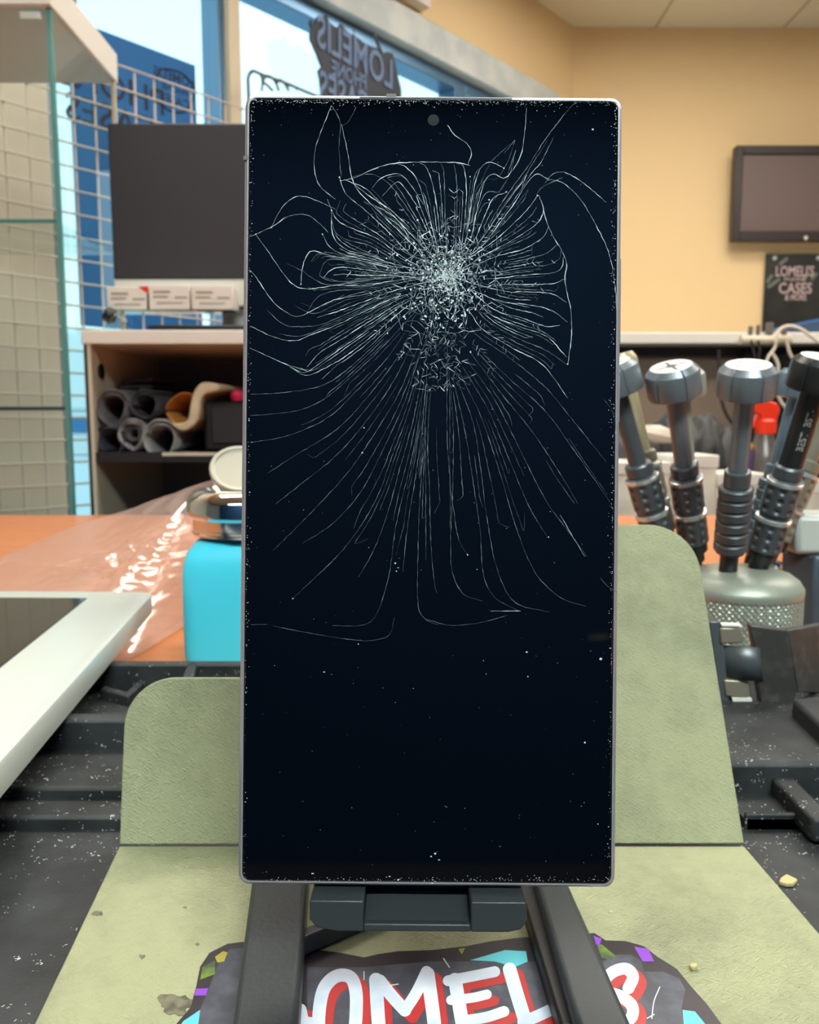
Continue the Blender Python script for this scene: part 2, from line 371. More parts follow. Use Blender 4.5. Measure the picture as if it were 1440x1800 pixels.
sc.cycles.use_denoising = True; sc.cycles.max_bounces = 10; sc.cycles.transparent_max_bounces = 24; sc.cycles.caustics_reflective = False; sc.cycles.caustics_refractive = False
sc.cycles.sample_clamp_indirect = 6

# ------------------------------------------------------------------ the room
CEIL = 2.75
Cc = at_h(1010, 48, -1.86); CX, CY = Cc.x, Cc.y
AX = Vector((.6724, .7402, 0))            # along the window wall, towards the far corner
NX = Vector((.7402, -.6724, 0))           # into the room
def W(s, z, off=0):                       # point on the window wall, s metres back from the corner
    p = Vector((CX, CY, 0))-AX*s+NX*off; p.z = z; return p
def wbox(mb, s0, s1, z0, z1, o0, o1):
    return mb.add([W(s, z, o) for z in (z0, z1) for o in (o0, o1) for s in (s0, s1)],
                  [(0,2,3,1),(4,5,7,6),(0,1,5,4),(2,6,7,3),(0,4,6,2),(1,3,7,5)])
SE = 6.0
pe = W(SE, 0)
plan = [(CX, CY), (3.2, CY), (3.2, -2.4), (pe.x, -2.4), (pe.x, pe.y)]
struct(MB().prism([(x, y, -.1) for x, y in plan], (0, 0, .1)).build('floor', M['floor']))
struct(MB().prism([(x, y, CEIL) for x, y in plan], (0, 0, .1)).build('ceiling', M['ceil']))
struct(MB().box(CX-.1, 3.3, CY, CY+.12, 0, CEIL).build('wall_back', M['tan']))
struct(MB().box(3.2, 3.32, -2.5, CY, 0, CEIL).build('wall_right', M['grey_wall']))
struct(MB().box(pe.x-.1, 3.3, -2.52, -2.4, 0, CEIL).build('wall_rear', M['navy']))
struct(MB().box(pe.x-.12, pe.x, -2.4, pe.y, 0, CEIL).build('wall_side', M['grey_wall']))
mb = MB(); wbox(mb, 0, SE, 2.385, CEIL, -.12, 0); wbox(mb, 0, .2, 0, 2.385, -.12, 0)
struct(mb.build('wall_window_side', M['tan']))
mb = MB(); wbox(mb, 2.54, SE, 0, 2.384, -.12, 0)
struct(mb.build('wall_left', pm('pale_grey_beige_paint', (200,190,172), .75)))
mb = MB(); wbox(mb, .2, 2.54, 2.262, 2.385, -.1, .045)
struct(mb.build('trim_1', M['alu'], bevel=.004))
# storefront windows: frame and one pane each
bounds = [(.2, .86, 1), (.86, 2.0, 2), (2.0, 2.54, 3)]
for a, b, n in bounds:
    mb = MB()
    fw = .035 if n < 3 else .016
    wbox(mb, a, a+fw, 0.05, 2.262, -.09, .0); wbox(mb, b-fw, b, 0.05, 2.262, -.09, .0)
    wbox(mb, a+fw, b-fw, 2.215, 2.262, -.09, 0); wbox(mb, a+fw, b-fw, .05, .13, -.09, 0)
    fr = struct(mb.build('window_%d' % n, M['bluealu'] if n != 3 else M['bluealu'], bevel=.003, origin=W((a+b)/2, .05)))
    mb = MB(); wbox(mb, a+fw, b-fw, .13, 2.215, -.05, -.044)
    mb.build('pane', M['pane'], fr)
mb = MB(); wbox(mb, 1.958, 1.998, .05, 2.262, .002, .03)
struct(mb.build('trim_2', M['beige'], bevel=.002))
mb = MB(); wbox(mb, 2.466, 2.52, 1.9, 2.262, .002, .03)
struct(mb.build('trim_3', M['darkalu'], bevel=.002))
# outside
struct(MB().box(-40, 30, CY+.4, 60, -.15, -.12).build('pavement', M['asphalt']))
struct(MB().box(-40, pe.x-.4, -10, CY+.4, -.15, -.12).build('road', M['asphalt']))
mb = MB(); mb.box(-34, -5, 24, 30, -.1, 3.6)
bl = tag(mb.build('building', M['bld'], origin=(-24, 24, -.1)), 'low pale building outside beyond the shop window', 'building')
MB().box(-34, -5, 23.9, 24.02, .55, 1.0).build('window_band', M['bldglass'], bl)

# unseen light panels for the room; the two behind the camera are added fill
for i, (x, y, st, ttl) in enumerate([(-.55, 1.15, 12.5, 'ceiling light above the desk and glass case'), (.95, 1.25, 13, 'ceiling light above the right end of the desk'),
                          (1.2, 2.7, 12.5, 'ceiling light above the white counter'), (.45, -1.4, 46, 'fill light added behind the camera to light the phone and mat flaps'), (2.4, 1.6, 12, 'ceiling light by the side wall'), (-1.1, -1.72, 10, 'fill light added at the rear to brighten the wall mirrored in the phone')]):
    t = thing('unseen_light_panel', (x, y, CEIL), 'unseen flat white panel '+ttl, 'ceiling light', 'unseen light panels')
    a, b = .6, .3
    mb = MB()
    for q in ((x-a-.03, x-a, y-b-.03, y+b+.03), (x+a, x+a+.03, y-b-.03, y+b+.03), (x-a, x+a, y-b-.03, y-b), (x-a, x+a, y+b, y+b+.03)):
        mb.box(q[0], q[1], q[2], q[3], CEIL-.03, CEIL)
    mb.build('frame', M['white'], t)
    MB().box(x-a, x+a, y-b, y+b, CEIL-.02, CEIL-.001).build('diffuser', lamp_mat('lamp_diffuser_%d' % i, (255,246,234) if y > 0 else (238,250,242), st), t)

# exit sign on the header
t = thing('exit_sign', W(1.26, 2.46, .05), 'white exit sign with red letters on the tan strip above the shop window', 'sign')
mb = MB(); wbox(mb, 1.10, 1.42, 2.425, 2.62, .002, .05); mb.build('housing', M['white'], t, bevel=.004)
tv, tf = text_polys('EXIT', .17)
MB().add([W(1.26-v.x, 2.522+v.y, .0515) for v in tv], tf).build('letters', lamp_mat('exit_red', (255,60,70), 1.2), t)

# blue vinyl banner on the third window, its print mirrored from inside
t = thing('window_banner', W(2.27, 1.15, -.03), 'blue window banner with mirrored dark lettering behind the monitor', 'banner')
mb = MB(); wbox(mb, 2.078, 2.464, 1.15, 1.942, -.036, -.034); mb.build('vinyl', M['blueban'], t)
mb = MB()
for txt, s0, z0, size in (('LOMELIS', 2.15, 1.885, .036), ('PHONE', 2.15, 1.852, .026), ('CASES', 2.15, 1.82, .036), ('PHONE', 2.345, 1.80, .098), ('CASES', 2.345, 1.715, .098)):
    tv, tf = text_polys(txt, size)
    mb.add([W(s0+v.x, z0+v.y+(.0), -.0325) for v in tv], tf)
mb.build('lettering', M['inkblue'], t)
mb = MB()
ol = [(math.cos(a/20*2*math.pi), math.sin(a/20*2*math.pi)) for a in range(21)]
pts = [W(2.15+.066*c*(1+.1*math.sin(5*i)), 1.85+.062*s_*(1+.1*math.cos(7*i)), -.032) for i, (c, s_) in enumerate(ol)]
mb.tube(pts, .0025, 6); mb.build('cloud_outline', M['inkblue'], t)

# hanging shop sign in the middle window
t = thing('hanging_sign', W(1.42, 2.1, .03), 'dark cut-out shop sign with mirrored letters hanging in the bright window', 'sign')
def wp(px, py, off):
    d = ray(px, py); n = NX; o = Vector((CX, CY, 0))+NX*off
    k = (o.dot(n))/(d.dot(n)); return d*k+Vector((0, 0, H))
OS = .06
out = [(545,35),(552,52),(548,48),(556,30),(562,42),(568,28),(572,26),(576,40),(583,46),(590,50),(597,42),(604,52),(612,60),(621,64),(632,72),(640,80),(652,84),(662,86),(668,96),(678,92),(688,95),(692,110),(696,130),(703,158),(704,300),(560,300),(562,158),(560,140),(557,125),(563,118),(552,90),(543,70),(543,60),(546,52),(542,40)]
pts = [wp(x, y, OS) for x, y in out]
mb = MB().prism(pts, NX*.008); mb.build('board', M['sign'], t)
def signtext(txt, pA, pB, hgt, mb):         # mirrored word running from pixel pA (last letter) to pB (first letter)
    A = wp(pA[0], pA[1], OS+.012); B = wp(pB[0], pB[1], OS+.012)
    tv, tf = text_polys(txt, 1.0); x0 = min(v.x for v in tv); x1 = max(v.x for v in tv); y0 = min(v.y for v in tv); y1 = max(v.y for v in tv)
    mb.add([B.lerp(A, (v.x-x0)/(x1-x0))+Vector((0, 0, hgt*((v.y-y0)/(y1-y0)-.5))) for v in tv], tf)
mb = MB(); signtext('LOMELIS', (557,52), (690,132), .1, mb); signtext('PHONE', (583,118), (644,146), .05, mb); signtext('CASES', (562,150), (650,190), .1, mb)
mb.build('lettering', M['signletter'], t)
mb = MB(); mb.tube([wp(656,57,.06), wp(672,96,OS+.004)], .006, 8); mb.build('hanger_arm', M['darkalu'], t)
mb = MB(); mb.tube([wp(622,50,.06), wp(622,70,OS+.004)], .0025, 6); mb.build('hanger_wire', M['darkalu'], t)

# wire grid panel inside the windows
t = thing('wire_grid_panel', W(2.4, .2, .12), 'white coated wire grid panel standing inside the shop window', 'grid panel')
GT = 1.795; sp = .056
mb = MB(); k = 0
s0 = 2.42
while s0+k*sp < 2.98:
    s = s0+k*sp; mb.tube([W(s, .2, .12), W(s, GT, .12)], .0028, 6); k += 1
k = 1
while s0-k*sp > 2.0:
    s = s0-k*sp; mb.tube([W(s, .2, .12), W(s, GT, .12)], .0028, 6); k += 1
mb.build('upright_wires', M['wire'], t)
mb = MB(); z = GT
while z > .2:
    mb.tube([W(1.95, z, .125), W(2.98, z, .125)], .0028, 6); z -= sp
mb.build('cross_wires', M['wire'], t)

# scrollwork rack top just above the phone's upper corner
t = thing('scroll_rack', W(1.8, .05, .1), 'black wire rack with a scrollwork crown in front of the bright window', 'rack')
OO = .1
def wl(P, r, mb, st=.01): mb.tube(smooth_path([wp(x, y, OO) for x, y in P], st), r, 6)
mb = MB(); wl([(439,640),(438,300),(437,165),(436,140),(440,128),(447,125),(458,130),(500,145),(535,160),(560,170)], .005, mb)
mb.build('crown_bar', M['black'], t)
mb = MB()
wl([(458,131),(462,142),(460,160)], .004, mb); wl([(462,142),(470,133),(480,138),(487,150),(490,160)], .004, mb); wl([(460,142),(470,150),(480,160)], .004, mb)
wl([(487,146),(492,140),(500,146),(508,160)], .004, mb); wl([(505,152),(515,150),(522,158)], .003, mb)
mb.build('scrolls', M['black'], t)

# ------------------------------------------------------------------ glass display case at the left
CF = 1.3
f0 = at_z(88, 14, CF); b0 = at_z(197, 143, CF*1.216)
xR = f0.x; yF = f0.y; yB = b0.y; zT = f0.z; xL = xR-.95
t = thing('display_case', ((xL+xR)/2, yF, 0), 'tall glass display case with a white top at the left edge', 'display case')
MB().box(xL, xR+.005, yF-.012, yB+.01, zT, zT+.055).build('top_panel', M['white'], t, bevel=.002)
MB().box(xL, xR, yF, yB, 0, .3).build('plinth', M['white'], t)
g = .005
o = MB().box(xR-g, xR, yF, yB, .3, zT).build('side_pane', M['case_glass'], t); o['label'] = 'clear side pane'
o = MB().box(xL, xR-g-.001, yF, yF+g, .3, zT).build('front_pane', M['case_glass'], t); o['label'] = 'clear front pane'
mb = MB(); mb.box(xR-.0065, xR+.0005, yF-.001, yF+.0075, .3, zT); mb.build('corner_edge', M['glass_edge'], t)
mb = MB(); mb.box(xR-.004, xR+.004, yB-.006, yB, .3, zT); mb.build('corner_post', M['beige'], t)
for py in (386, 718):
    p = at_y(60, py, yF)
    o = MB().box(xL+.01, xR-.012, yF+.012, yB-.01, p.z-.003, p.z+.003).build('shelf', M['case_glass'] if py == 386 else M['case_glass'], t)
    MB().box(xL+.01, xR-.012, yF+.0095, yF+.012, p.z-.003, p.z+.003).build('shelf_edge', M['glass_edge'] if py == 386 else M['darkalu'], o)
p = at_y(54, 28, yF-.004)
MB().box(p.x-.017, p.x+.017, yF-.008, yF-.001, p.z-.007, p.z+.006).build('glass_clip', M['white_gloss'], t, bevel=.002)

# ------------------------------------------------------------------ cabinet and what stands on and in it
p0 = at_y(141.5, 580, 1.4); p1 = at_y(143, 602, 1.4)
cx0 = p0.x; cx1 = cx0+.64; ct = p0.z; cb = ct-.024; cy0 = 1.4; cy1 = 1.8
t = thing('open_cabinet', ((cx0+cx1)/2, cy0, 0), 'open black cabinet with a white top holding fabric rolls, behind the desk', 'cabinet')
MB().box(cx0, cx1, cy0, cy1, cb, ct).build('top_board', M['white'], t, bevel=.002)
xi = at_y(156.5, 605, 1.404).x
MB().box(cx0+.003, xi-.004, cy0+.004, cy1, 0, cb).build('side_panel', M['blacklam'], t)
sp_ = MB().box(xi-.004, xi+.002, cy0+.004, cy1-.01, 0, cb).build('inner_panel', M['cream'], t); sp_['label'] = 'cream inner side panel'
pc = at_y(166, 652, 1.43)
mb = MB(); mb.lathe([(.0, 0), (.014, 0), (.014, .004), (0, .004)], (xi+.001, 1.445, pc.z), (1, 0, 0), 24, cap=False); mb.build('cable_grommet', M['black'], sp_)
MB().box(cx1-.03, cx1, cy0+.004, cy1, 0, cb).build('side_panel', M['blacklam'], t)
MB().box(xi+.002, cx1-.03, cy1-.012, cy1, 0, cb).build('back_panel', M['greyback'], t)
sz = at_y(300, 795, 1.41).z; sb = at_y(300, 812, 1.41).z
MB().box(xi+.002, cx1-.03, cy0+.006, cy1-.012, sb, sz).build('shelf', M['blacklam'], t)
mb = MB(); mb.box(xi+.12, cx1-.03, cy0+.004, cy0+.006, sz-.006, sz); mb.build('shelf_band', M['cream'], t)

def roll(px, py, r, mat, label, y=1.42, L=.3, squash=1.0, tilt=0, turns=1.35, inner=None, inmat=None, drop_tip=0):
    c = at_y(px, py, y)
    t = thing('fabric_roll', (c.x, y, c.z-r), label, 'roll', 'rolls on the cabinet shelf')
    n = 60; rows = []
    for k in range(n+1):
        a = tilt+2*math.pi*turns*k/n; rr = r*(1-.28*k/n)
        x = rr*math.cos(a); z = rr*math.sin(a)*squash
        if drop_tip: z = z-drop_tip*max(0, -math.sin(a))**2*(1-abs(math.cos(a)))
        rows.append([Vector((c.x+x, y+.004*math.sin(3*a), c.z+z)), Vector((c.x+x+.02, y+L, c.z+z))])
    MB().grid(rows).build('sheet', mat, t, smooth=True, solid=.004)
    if inner:
        rows = []
        for k in range(41):
            a = 2*math.pi*1.2*k/40; rr = inner*(1-.2*k/40)
            rows.append([Vector((c.x+rr*math.cos(a), y+.006, c.z+rr*math.sin(a)*squash)), Vector((c.x+.02+rr*math.cos(a), y+L, c.z+rr*math.sin(a)*squash))])
        MB().grid(rows).build('core_sheet', inmat or mat, t, smooth=True, solid=.004)
    return t
roll(197, 716, .030, M['rollgrey'], 'grey fabric roll with an open end, upper one by the side panel', drop_tip=.012, squash=1.05)
roll(254, 712, .026, M['rolldark'], 'dark fabric roll, upper one right of the grey roll', tilt=1.0)
roll(193, 775, .028, M['rolldark'], 'dark fabric roll lying lowest in the shelf corner', tilt=2, squash=1.05)
roll(232, 762, .026, M['rolllight'], 'grey roll with a tight inner spiral, middle of the lower row', inner=.014, inmat=M['rollgrey'], drop_tip=.008)
roll(282, 772, .032, M['rolllight'], 'pale wrap roll, wide open, right end of the lower row', tilt=.3, drop_tip=.006, squash=1.1)
mb = MB()                                   # beige wrap with an orange lining
c = at_y(325, 722, 1.42); t = thing('wrap_bundle', (c.x, 1.42, c.z-.05), 'beige wrap bundle with an orange open end beside the black box', 'wrap')
ring = [(-.040,.0),(-.028,.022),(-.006,.034),(.014,.032),(.02,.008),(.014,-.02),(.0,-.032),(-.02,-.028)]
rows = []
for k in range(7):
    f = k/6; rows.append([Vector((c.x+x*(1-.5*f), 1.425+.14*f, c.z+z*(1-.45*f))) for x, z in ring+ring[:1]])
MB().grid(rows).build('lining', M['orange_wrap'], t, smooth=True, solid=.003, sub=1)
ring2 = smooth_path([at_y(x, y, 1.415) for x, y in [(300,745),(318,758),(335,752),(350,735),(352,705),(362,692),(382,688),(384,678),(368,672),(352,674),(340,690),(334,715),(330,738),(318,744)]], .01)
MB().prism(ring2, (.015, .2, 0)).build('wrap_fold', M['wrap'], t, smooth=True, bevel=.004)
a = at_y(357, 706, 1.43); b = at_y(600, 792, 1.43)
t = thing('black_box', ((a.x+b.x)/2, 1.43, sz), 'black printer-like box on the shelf of the open cabinet', 'box')
MB().box(a.x, b.x, 1.43, 1.7, sz, a.z).build('case', M['black'], t, bevel=.006)
q = at_y(372, 715, 1.43); r_ = at_y(560, 780, 1.43)
MB().box(q.x, r_.x, 1.425, 1.43, r_.z, q.z).build('front_panel', M['blacklam'], t, bevel=.002)
c = at_y(416, 684, 1.45)
o = tag(MB().lathe([(.0, 0),(.011, .002),(.014, .012),(.009, .02),(0, .022)], (c.x, 1.46, a.z), (0,0,1), 16, cap=False).build('pink_spool', M['pink'], smooth=True, origin=(c.x, 1.46, a.z)), 'small pink spool on the black box in the cabinet', 'spool')
c = at_y(258, 682, 1.6)
mb = MB()
for k in range(3): mb.obox((c.x+.004*k, 1.6, c.z-.012+.011*k), (1,0,.1*(k-1)), (0,1,0), (-.1*(k-1),0,1), .034-.003*k, .08, .004)
tag(mb.build('folded_cloth', M['rollgrey'], bevel=.003, origin=(c.x, 1.6, c.z-.02)), 'folded grey cloth lying on top of the fabric rolls', 'cloth')

# computer monitor on the cabinet
my = 1.5
a = at_y(196, 216, my); b = at_y(192, 490, my)
mw_ = .52; mx0 = (a.x+b.x)/2
t = thing('computer_monitor', (mx0+mw_/2, my, ct), 'large dark computer monitor on the open cabinet, left of the phone', 'monitor')
za, zb = a.z, b.z; zch = zb-.05
mb = MB().box(mx0, mx0+mw_, my, my+.03, zb, za); mb.build('housing', M['black'], t, bevel=.003)
MB().box(mx0+.004, mx0+mw_-.004, my-.0015, my, zb+.001, za-.004).build('screen', M['screen'], t)
MB().box(mx0, mx0+mw_, my, my+.03, zch, zb).build('chin', M['white'], t, bevel=.003)
MB().box(mx0+mw_/2-.07, mx0+mw_/2+.07, my+.03, my+.045, ct+.006, zch+.08).build('neck', M['white'], t, bevel=.003)
MB().box(mx0+mw_/2-.11, mx0+mw_/2+.11, my-.05, my+.13, ct, ct+.007).build('foot', M['white'], t, bevel=.003)
# white boxes under the screen on a clear riser
ry = 1.46
zr = at_y(300, 546, ry).z; rx0 = at_y(186, 520, ry).x; rx1 = rx0+.5
t = thing('acrylic_riser', ((rx0+rx1)/2, ry, ct), 'clear acrylic riser holding white boxes below the monitor', 'riser')
MB().box(rx0, rx1, ry-.015, ry+.035, zr-.003, zr).build('shelf', M['clear'], t)
for x in (rx0+.002, rx1-.004): MB().box(x, x+.003, ry-.015, ry+.035, ct, zr-.003).build('leg', M['clear'], t)
for i, (xa, xb, top, lab) in enumerate([(187, 261, 504, 'white carton with an orange-red corner below the monitor, at the left end'), (261, 334, 501, 'white carton with grey print, second below the monitor'), (336, 411, 502, 'white carton with grey print, third below the monitor')]):
    a = at_y(xa, top, ry-.014); b = at_y(xb, 545, ry-.014)
    t = thing('white_carton', ((a.x+b.x)/2, ry, zr), lab, 'box', 'white cartons below the monitor')
    MB().box(a.x+.0006, b.x-.0006, ry-.014, ry+.03, zr, a.z).build('carton', M['white'], t, bevel=.001)
    mb = MB()
    def lab_line(x0, x1, y, th): 
        p = at_y(x0, y, ry-.0146); q = at_y(x1, y+th, ry-.0146); mb.box(p.x, q.x, ry-.0146, ry-.0139, q.z, p.z)
    for (x0, x1, y, th) in ((8, 38, 10, 4), (8, 34, 19, 3), (46, 68, 20, 3), (14, 60, 30, 2)): lab_line(xa+x0, xa+x1, top+y, th)
    mb.build('print', M['print'], t)
    if i == 0:
        z0 = ry-.0148
        MB().prism([at_y(243, 504, z0), at_y(260, 503, z0), at_y(260, 516, z0)], (0, .0007, 0)).build('corner_flash', M['red'], t)
        MB().prism([at_y(258.5, 516, z0), at_y(261, 516, z0), at_y(261, 545, z0), at_y(258.5, 545, z0)], (0, .0007, 0)).build('seam_line', M['capink'], t)
# flat black tray-like keyboard
a = at_y(262, 574, 1.42)
mb = MB().prism([(a.x, 1.41, ct+.001), (a.x+.30, 1.41, ct+.001), (a.x+.30, 1.53, ct+.001), (a.x+.02, 1.53, ct+.001)], (0, 0, .009))
tag(mb.build('keyboard', M['black'], bevel=.003, origin=(a.x+.15, 1.47, ct)), 'thin black keyboard lying on the white cabinet top below the cartons', 'keyboard')
a = at_y(362, 556, 1.57)
tag(MB().lathe([(.008,0),(.01,.002),(.0105,.022),(.0105,.028),(.007,.028),(.006,.006),(0,.005)], (a.x, 1.6, ct), (0,0,1), 20).build('small_cup', M['white_gloss'], smooth=True, origin=(a.x, 1.6, ct)), 'small white cup on the cabinet top behind the keyboard', 'cup')
a = at_y(197, 553, 1.43)
t = thing('tilted_bottle', (a.x, 1.43, ct), 'small clear bottle with a black cap lying tilted at the cabinet corner', 'bottle')
ax = Vector((.85, 0, -.5)).normalized(); st = Vector((a.x, 1.43, ct+.026))
MB().lathe([(.011, .0), (.0125, .003), (.0125, .03), (.006, .036), (0, .036)], st, ax, 20).build('bottle', M['clear'], t, smooth=True)
MB().lathe([(.0125, -.012), (.0135, -.01), (.0135, .002), (.012, .004)], st-ax*.0, ax, 20).build('cap', M['black'], t, smooth=True)

# ------------------------------------------------------------------ tv and plaque on the far wall
ty = CY-.10
a = at_y(1297, 255, ty); b = at_y(1286, 423, ty)
x0 = (a.x+b.x)/2; tw = (a.z-b.z)*1.72
t = thing('wall_television', (x0+tw/2, CY, b.z), 'switched-off television with a dark frame mounted on the tan wall', 'television')
mb = MB(); bz = .035
for q in ((x0, x0+bz, b.z, a.z), (x0+tw-bz, x0+tw, b.z, a.z), (x0+bz, x0+tw-bz, a.z-.04, a.z), (x0+bz, x0+tw-bz, b.z, b.z+.045)):
    mb.box(q[0], q[1], ty-.0, ty+.05, q[2], q[3])
mb.build('bezel', M['tvbezel'], t, bevel=.004)
MB().box(x0+bz, x0+tw-bz, ty+.012, ty+.04, b.z+.045, a.z-.04).build('screen', M['tvscreen'], t)
MB().box(x0+.15, x0+tw-.15, ty+.05, CY, b.z+.12, a.z-.12).build('wall_mount', M['black'], t)
c = at_y(1417, 418, ty-.002); MB().lathe([(.009, 0), (.009, .002)], (c.x, ty-.002, c.z), (0, 1, 0), 20).build('logo_badge', M['white'], t)
py_ = CY-.02
a = at_y(1347, 446, py_); b = at_y(1347, 590, py_); pw = .29
t = thing('wall_plaque', (a.x+pw/2, CY, b.z), 'black plaque with pale pink shop lettering on the wall below the television', 'plaque')
MB().box(a.x, a.x+pw, py_, py_+.006, b.z, a.z).build('board', M['poster'], t)
for i in range(2):
    c = at_y(1361 if i == 0 else 1438, 454, py_); MB().lathe([(.010, -.008), (.010, .018)], (c.x, py_, c.z), (0, 1, 0), 20).build('standoff', M['brightmetal'], t, smooth=True)
mb = MB()
def ptxt(txt, x0, x1, y0, y1, mb):
    tv, tf = text_polys(txt, 1.0); u0 = min(v.x for v in tv); u1 = max(v.x for v in tv); w0 = min(v.y for v in tv); w1 = max(v.y for v in tv)
    P = at_y(x0, y1, py_-.001); Q = at_y(x1, y0, py_-.001)
    mb.add([Vector((P.x+(Q.x-P.x)*(v.x-u0)/(u1-u0), py_-.001, P.z+(Q.z-P.z)*(v.y-w0)/(w1-w0))) for v in tv], tf)
ptxt("LOMELI'S", 1364, 1432, 467, 486, mb); ptxt('PHONE', 1379, 1418, 488, 494, mb); ptxt('CASES', 1369, 1428, 497, 516, mb); ptxt('& MORE', 1380, 1418, 517, 528, mb)
mb.build('lettering', M['posterink'], t)
mb = MB()
for (x0_, y0_, x1_, y1_) in ((1370,466,1385,453),(1348,497,1358,483),(1350,505,1372,490),(1412,489,1425,480),(1426,492,1437,480)):
    mb = MB(); P, Q = at_y(x0_, y0_, py_-.0006), at_y(x1_, y1_, py_-.0006); n = Vector((0,1,0)).cross((Q-P).normalized())*.008
    mb.add([P+n, P-n, Q-n, Q+n], [(0,1,2,3)]); mb.build('brush_mark', M['postergreen'], t)


# ------------------------------------------------------------------ white counter along the far wall
cyf = 2.95
za = at_y(1250, 584, cyf).z; zb = at_y(1250, 604, cyf).z
kx0 = at_y(980, 600, cyf).x
t = thing('wall_counter', (1.5, cyf, 0), 'long white counter with open recess along the tan wall', 'counter')
MB().box(kx0, 3.15, cyf, CY-.005, zb, za).build('worktop', M['white'], t, bevel=.004)
MB().box(kx0, 3.15, cyf+.14, cyf+.16, 0, zb).build('back_panel', M['counterback'], t)
MB().box(kx0, 3.15, cyf+.12, cyf+.138, zb-.035, zb).build('apron', M['blacklam'], t)
x = at_y(1262, 700, cyf+.3).x
MB().box(x, 3.15, cyf+.06, cyf+.118, 0.2, zb-.03).build('dark_bay', M['black'], t)
MB().box(kx0, kx0+.03, cyf+.02, cyf+.45, 0, zb).build('end_panel', M['beige'], t)
# power strip with plugs and cables on the worktop's edge
sy = cyf-.02
a = at_y(1302, 598, sy); b = at_y(1392, 598, sy)
t = thing('power_strip', ((a.x+b.x)/2, sy, a.z-.015), 'white power strip fixed on the front edge of the white counter', 'power strip')
mb = MB(); mb.tube([a+Vector((.01*k, 0, 0)) for k in range(int((b.x-a.x)/.01)+1)], .018, 14); mb.build('body', M['cream'], t, smooth=True)
mb = MB(); mb.box(a.x+.02, b.x-.02, sy+.0, cyf, a.z-.01, a.z+.01); mb.build('bracket', M['white'], t)
for i, (px, w_, h_, lab) in enumerate(((1319, 6, 14, 'slim grey plug at the left end of the power strip'), (1332, 5, 16, 'thin grey plug, second on the power strip'), (1352, 12, 20, 'broad grey plug, third on the power strip'), (1378, 8, 10, 'clear grey plug at the right end of the power strip'))):
    c = at_y(px, 594, sy); k = sy/F
    t = thing('usb_plug', (c.x, sy, c.z+.01), lab, 'plug', 'plugs on the power strip')
    MB().box(c.x-w_*k/2, c.x+w_*k/2, sy-.008, sy+.008, c.z+.012, c.z+.012+h_*k).build('body', M['plug'], t, bevel=.002)
    MB().box(c.x-w_*k*.3, c.x+w_*k*.3, sy-.004, sy+.004, c.z+.002, c.z+.012).build('connector', M['black'], t)
def cable(P, r, mat, label, dy=0.0):
    pts = smooth_path([at_y(x, y, sy-.03-dy) for x, y in P], .015)
    o = MB().tube(pts, r, 8).build('cable', mat, smooth=True, origin=pts[0]); tag(o, label, 'cable', 'cables at the power strip')
cable([(1366,595),(1362,612),(1352,625),(1346,640)], .0055, M['cableW'], 'short white cable dropping left from the power strip')
cable([(1362,600),(1368,582),(1385,573),(1405,577),(1425,590),(1440,602),(1460,615)], .006, M['cableW'], 'white cable arching over the power strip to the right', .02)
cable([(1383,598),(1388,620),(1396,632),(1404,640)], .0055, M['cableW'], 'short white cable dropping right from the power strip')
cable([(1358,622),(1368,640),(1366,672),(1370,700),(1380,715),(1394,718)], .006, M['cableW'], 'white cable hanging in a long loop behind the screwdrivers', .01)
cable([(1338,670),(1342,690),(1352,700),(1362,694),(1366,678)], .005, M['plug'], 'grey cable loop hanging under the counter', .0)
cable([(1321,598),(1324,615),(1328,628)], .004, M['cableK'], 'dark cable under the leftmost plug')
cable([(1333,598),(1336,612),(1334,630)], .004, M['cableK'], 'dark cable under the second plug')
cable([(1264,615),(1264,660),(1268,700),(1278,730),(1295,752)], .006, M['cableK'], 'dark cable hanging below the counter beside the middle screwdriver', .0)
a = at_y(1384, 590, 3.2)
mb = MB(); P = [at_y(1383,572,3.1), at_y(1460,556,3.1), at_y(1460,592,3.1), at_y(1383,592,3.1)]
t = thing('blue_folder', (P[3].x+.08, 3.1, za), 'blue folder box lying on the white counter in front of the plaque', 'folder')
mb.prism([P[0]-Vector((0,0,.006)), P[1]-Vector((0,0,.006)), Vector((P[2].x,3.1,za)), Vector((P[3].x,3.1,za))], (0,.2,0)); mb.build('body', M['bluebox2'], t)
MB().prism([P[0]+Vector((0,-.002,0)), P[1]+Vector((0,-.002,0)), P[1]+Vector((0,-.002,-.008)), P[0]+Vector((0,-.002,-.008))], (0,.204,0)).build('cover', M['bluebox'], t)

# low side table behind the desk with paper, bag, spray bottle
tz = .62; ta = at_y(1040, 900, 1.34).x
t = thing('side_table', (ta+.6, 1.5, 0), 'low pale side table just behind the orange desk', 'table')
MB().box(ta-.03, ta+1.3, 1.30, 2.0, tz-.02, tz).build('table_top', M['white'], t)
for x in (ta, ta+1.27):
    for y in (1.33, 1.97): MB().box(x-.02, x+.02, y-.02, y+.02, 0, tz-.02).build('leg', M['white'], t)
def pile(px0, px1, py, y, d, label, mat='paper'):
    a = at_y(px0, py, y); b = at_y(px1, py, y)
    n = 7; mb = MB(); z = tz; hh = (a.z-tz)/n
    t = thing('paper_box', ((a.x+b.x)/2, y, tz), label, 'box', 'pale boxes on the side table')
    MB().box(a.x, b.x, y, y+d, tz, a.z-.022).build('carton', M[mat], t, bevel=.002)
    MB().box(a.x-.002, b.x+.002, y-.003, y+d+.002, a.z-.022, a.z).build('lid', M['white'], t, bevel=.002)
    return a, b
pile(1085, 1178, 812, 1.36, .1, 'pale paper box on the side table behind the leftmost screwdrivers')
pile(1180, 1262, 800, 1.38, .1, 'pale paper box on the side table behind the two left screwdrivers')
A1, B1 = pile(1264, 1345, 832, 1.37, .1, 'pale paper box on the side table behind the middle screwdriver')
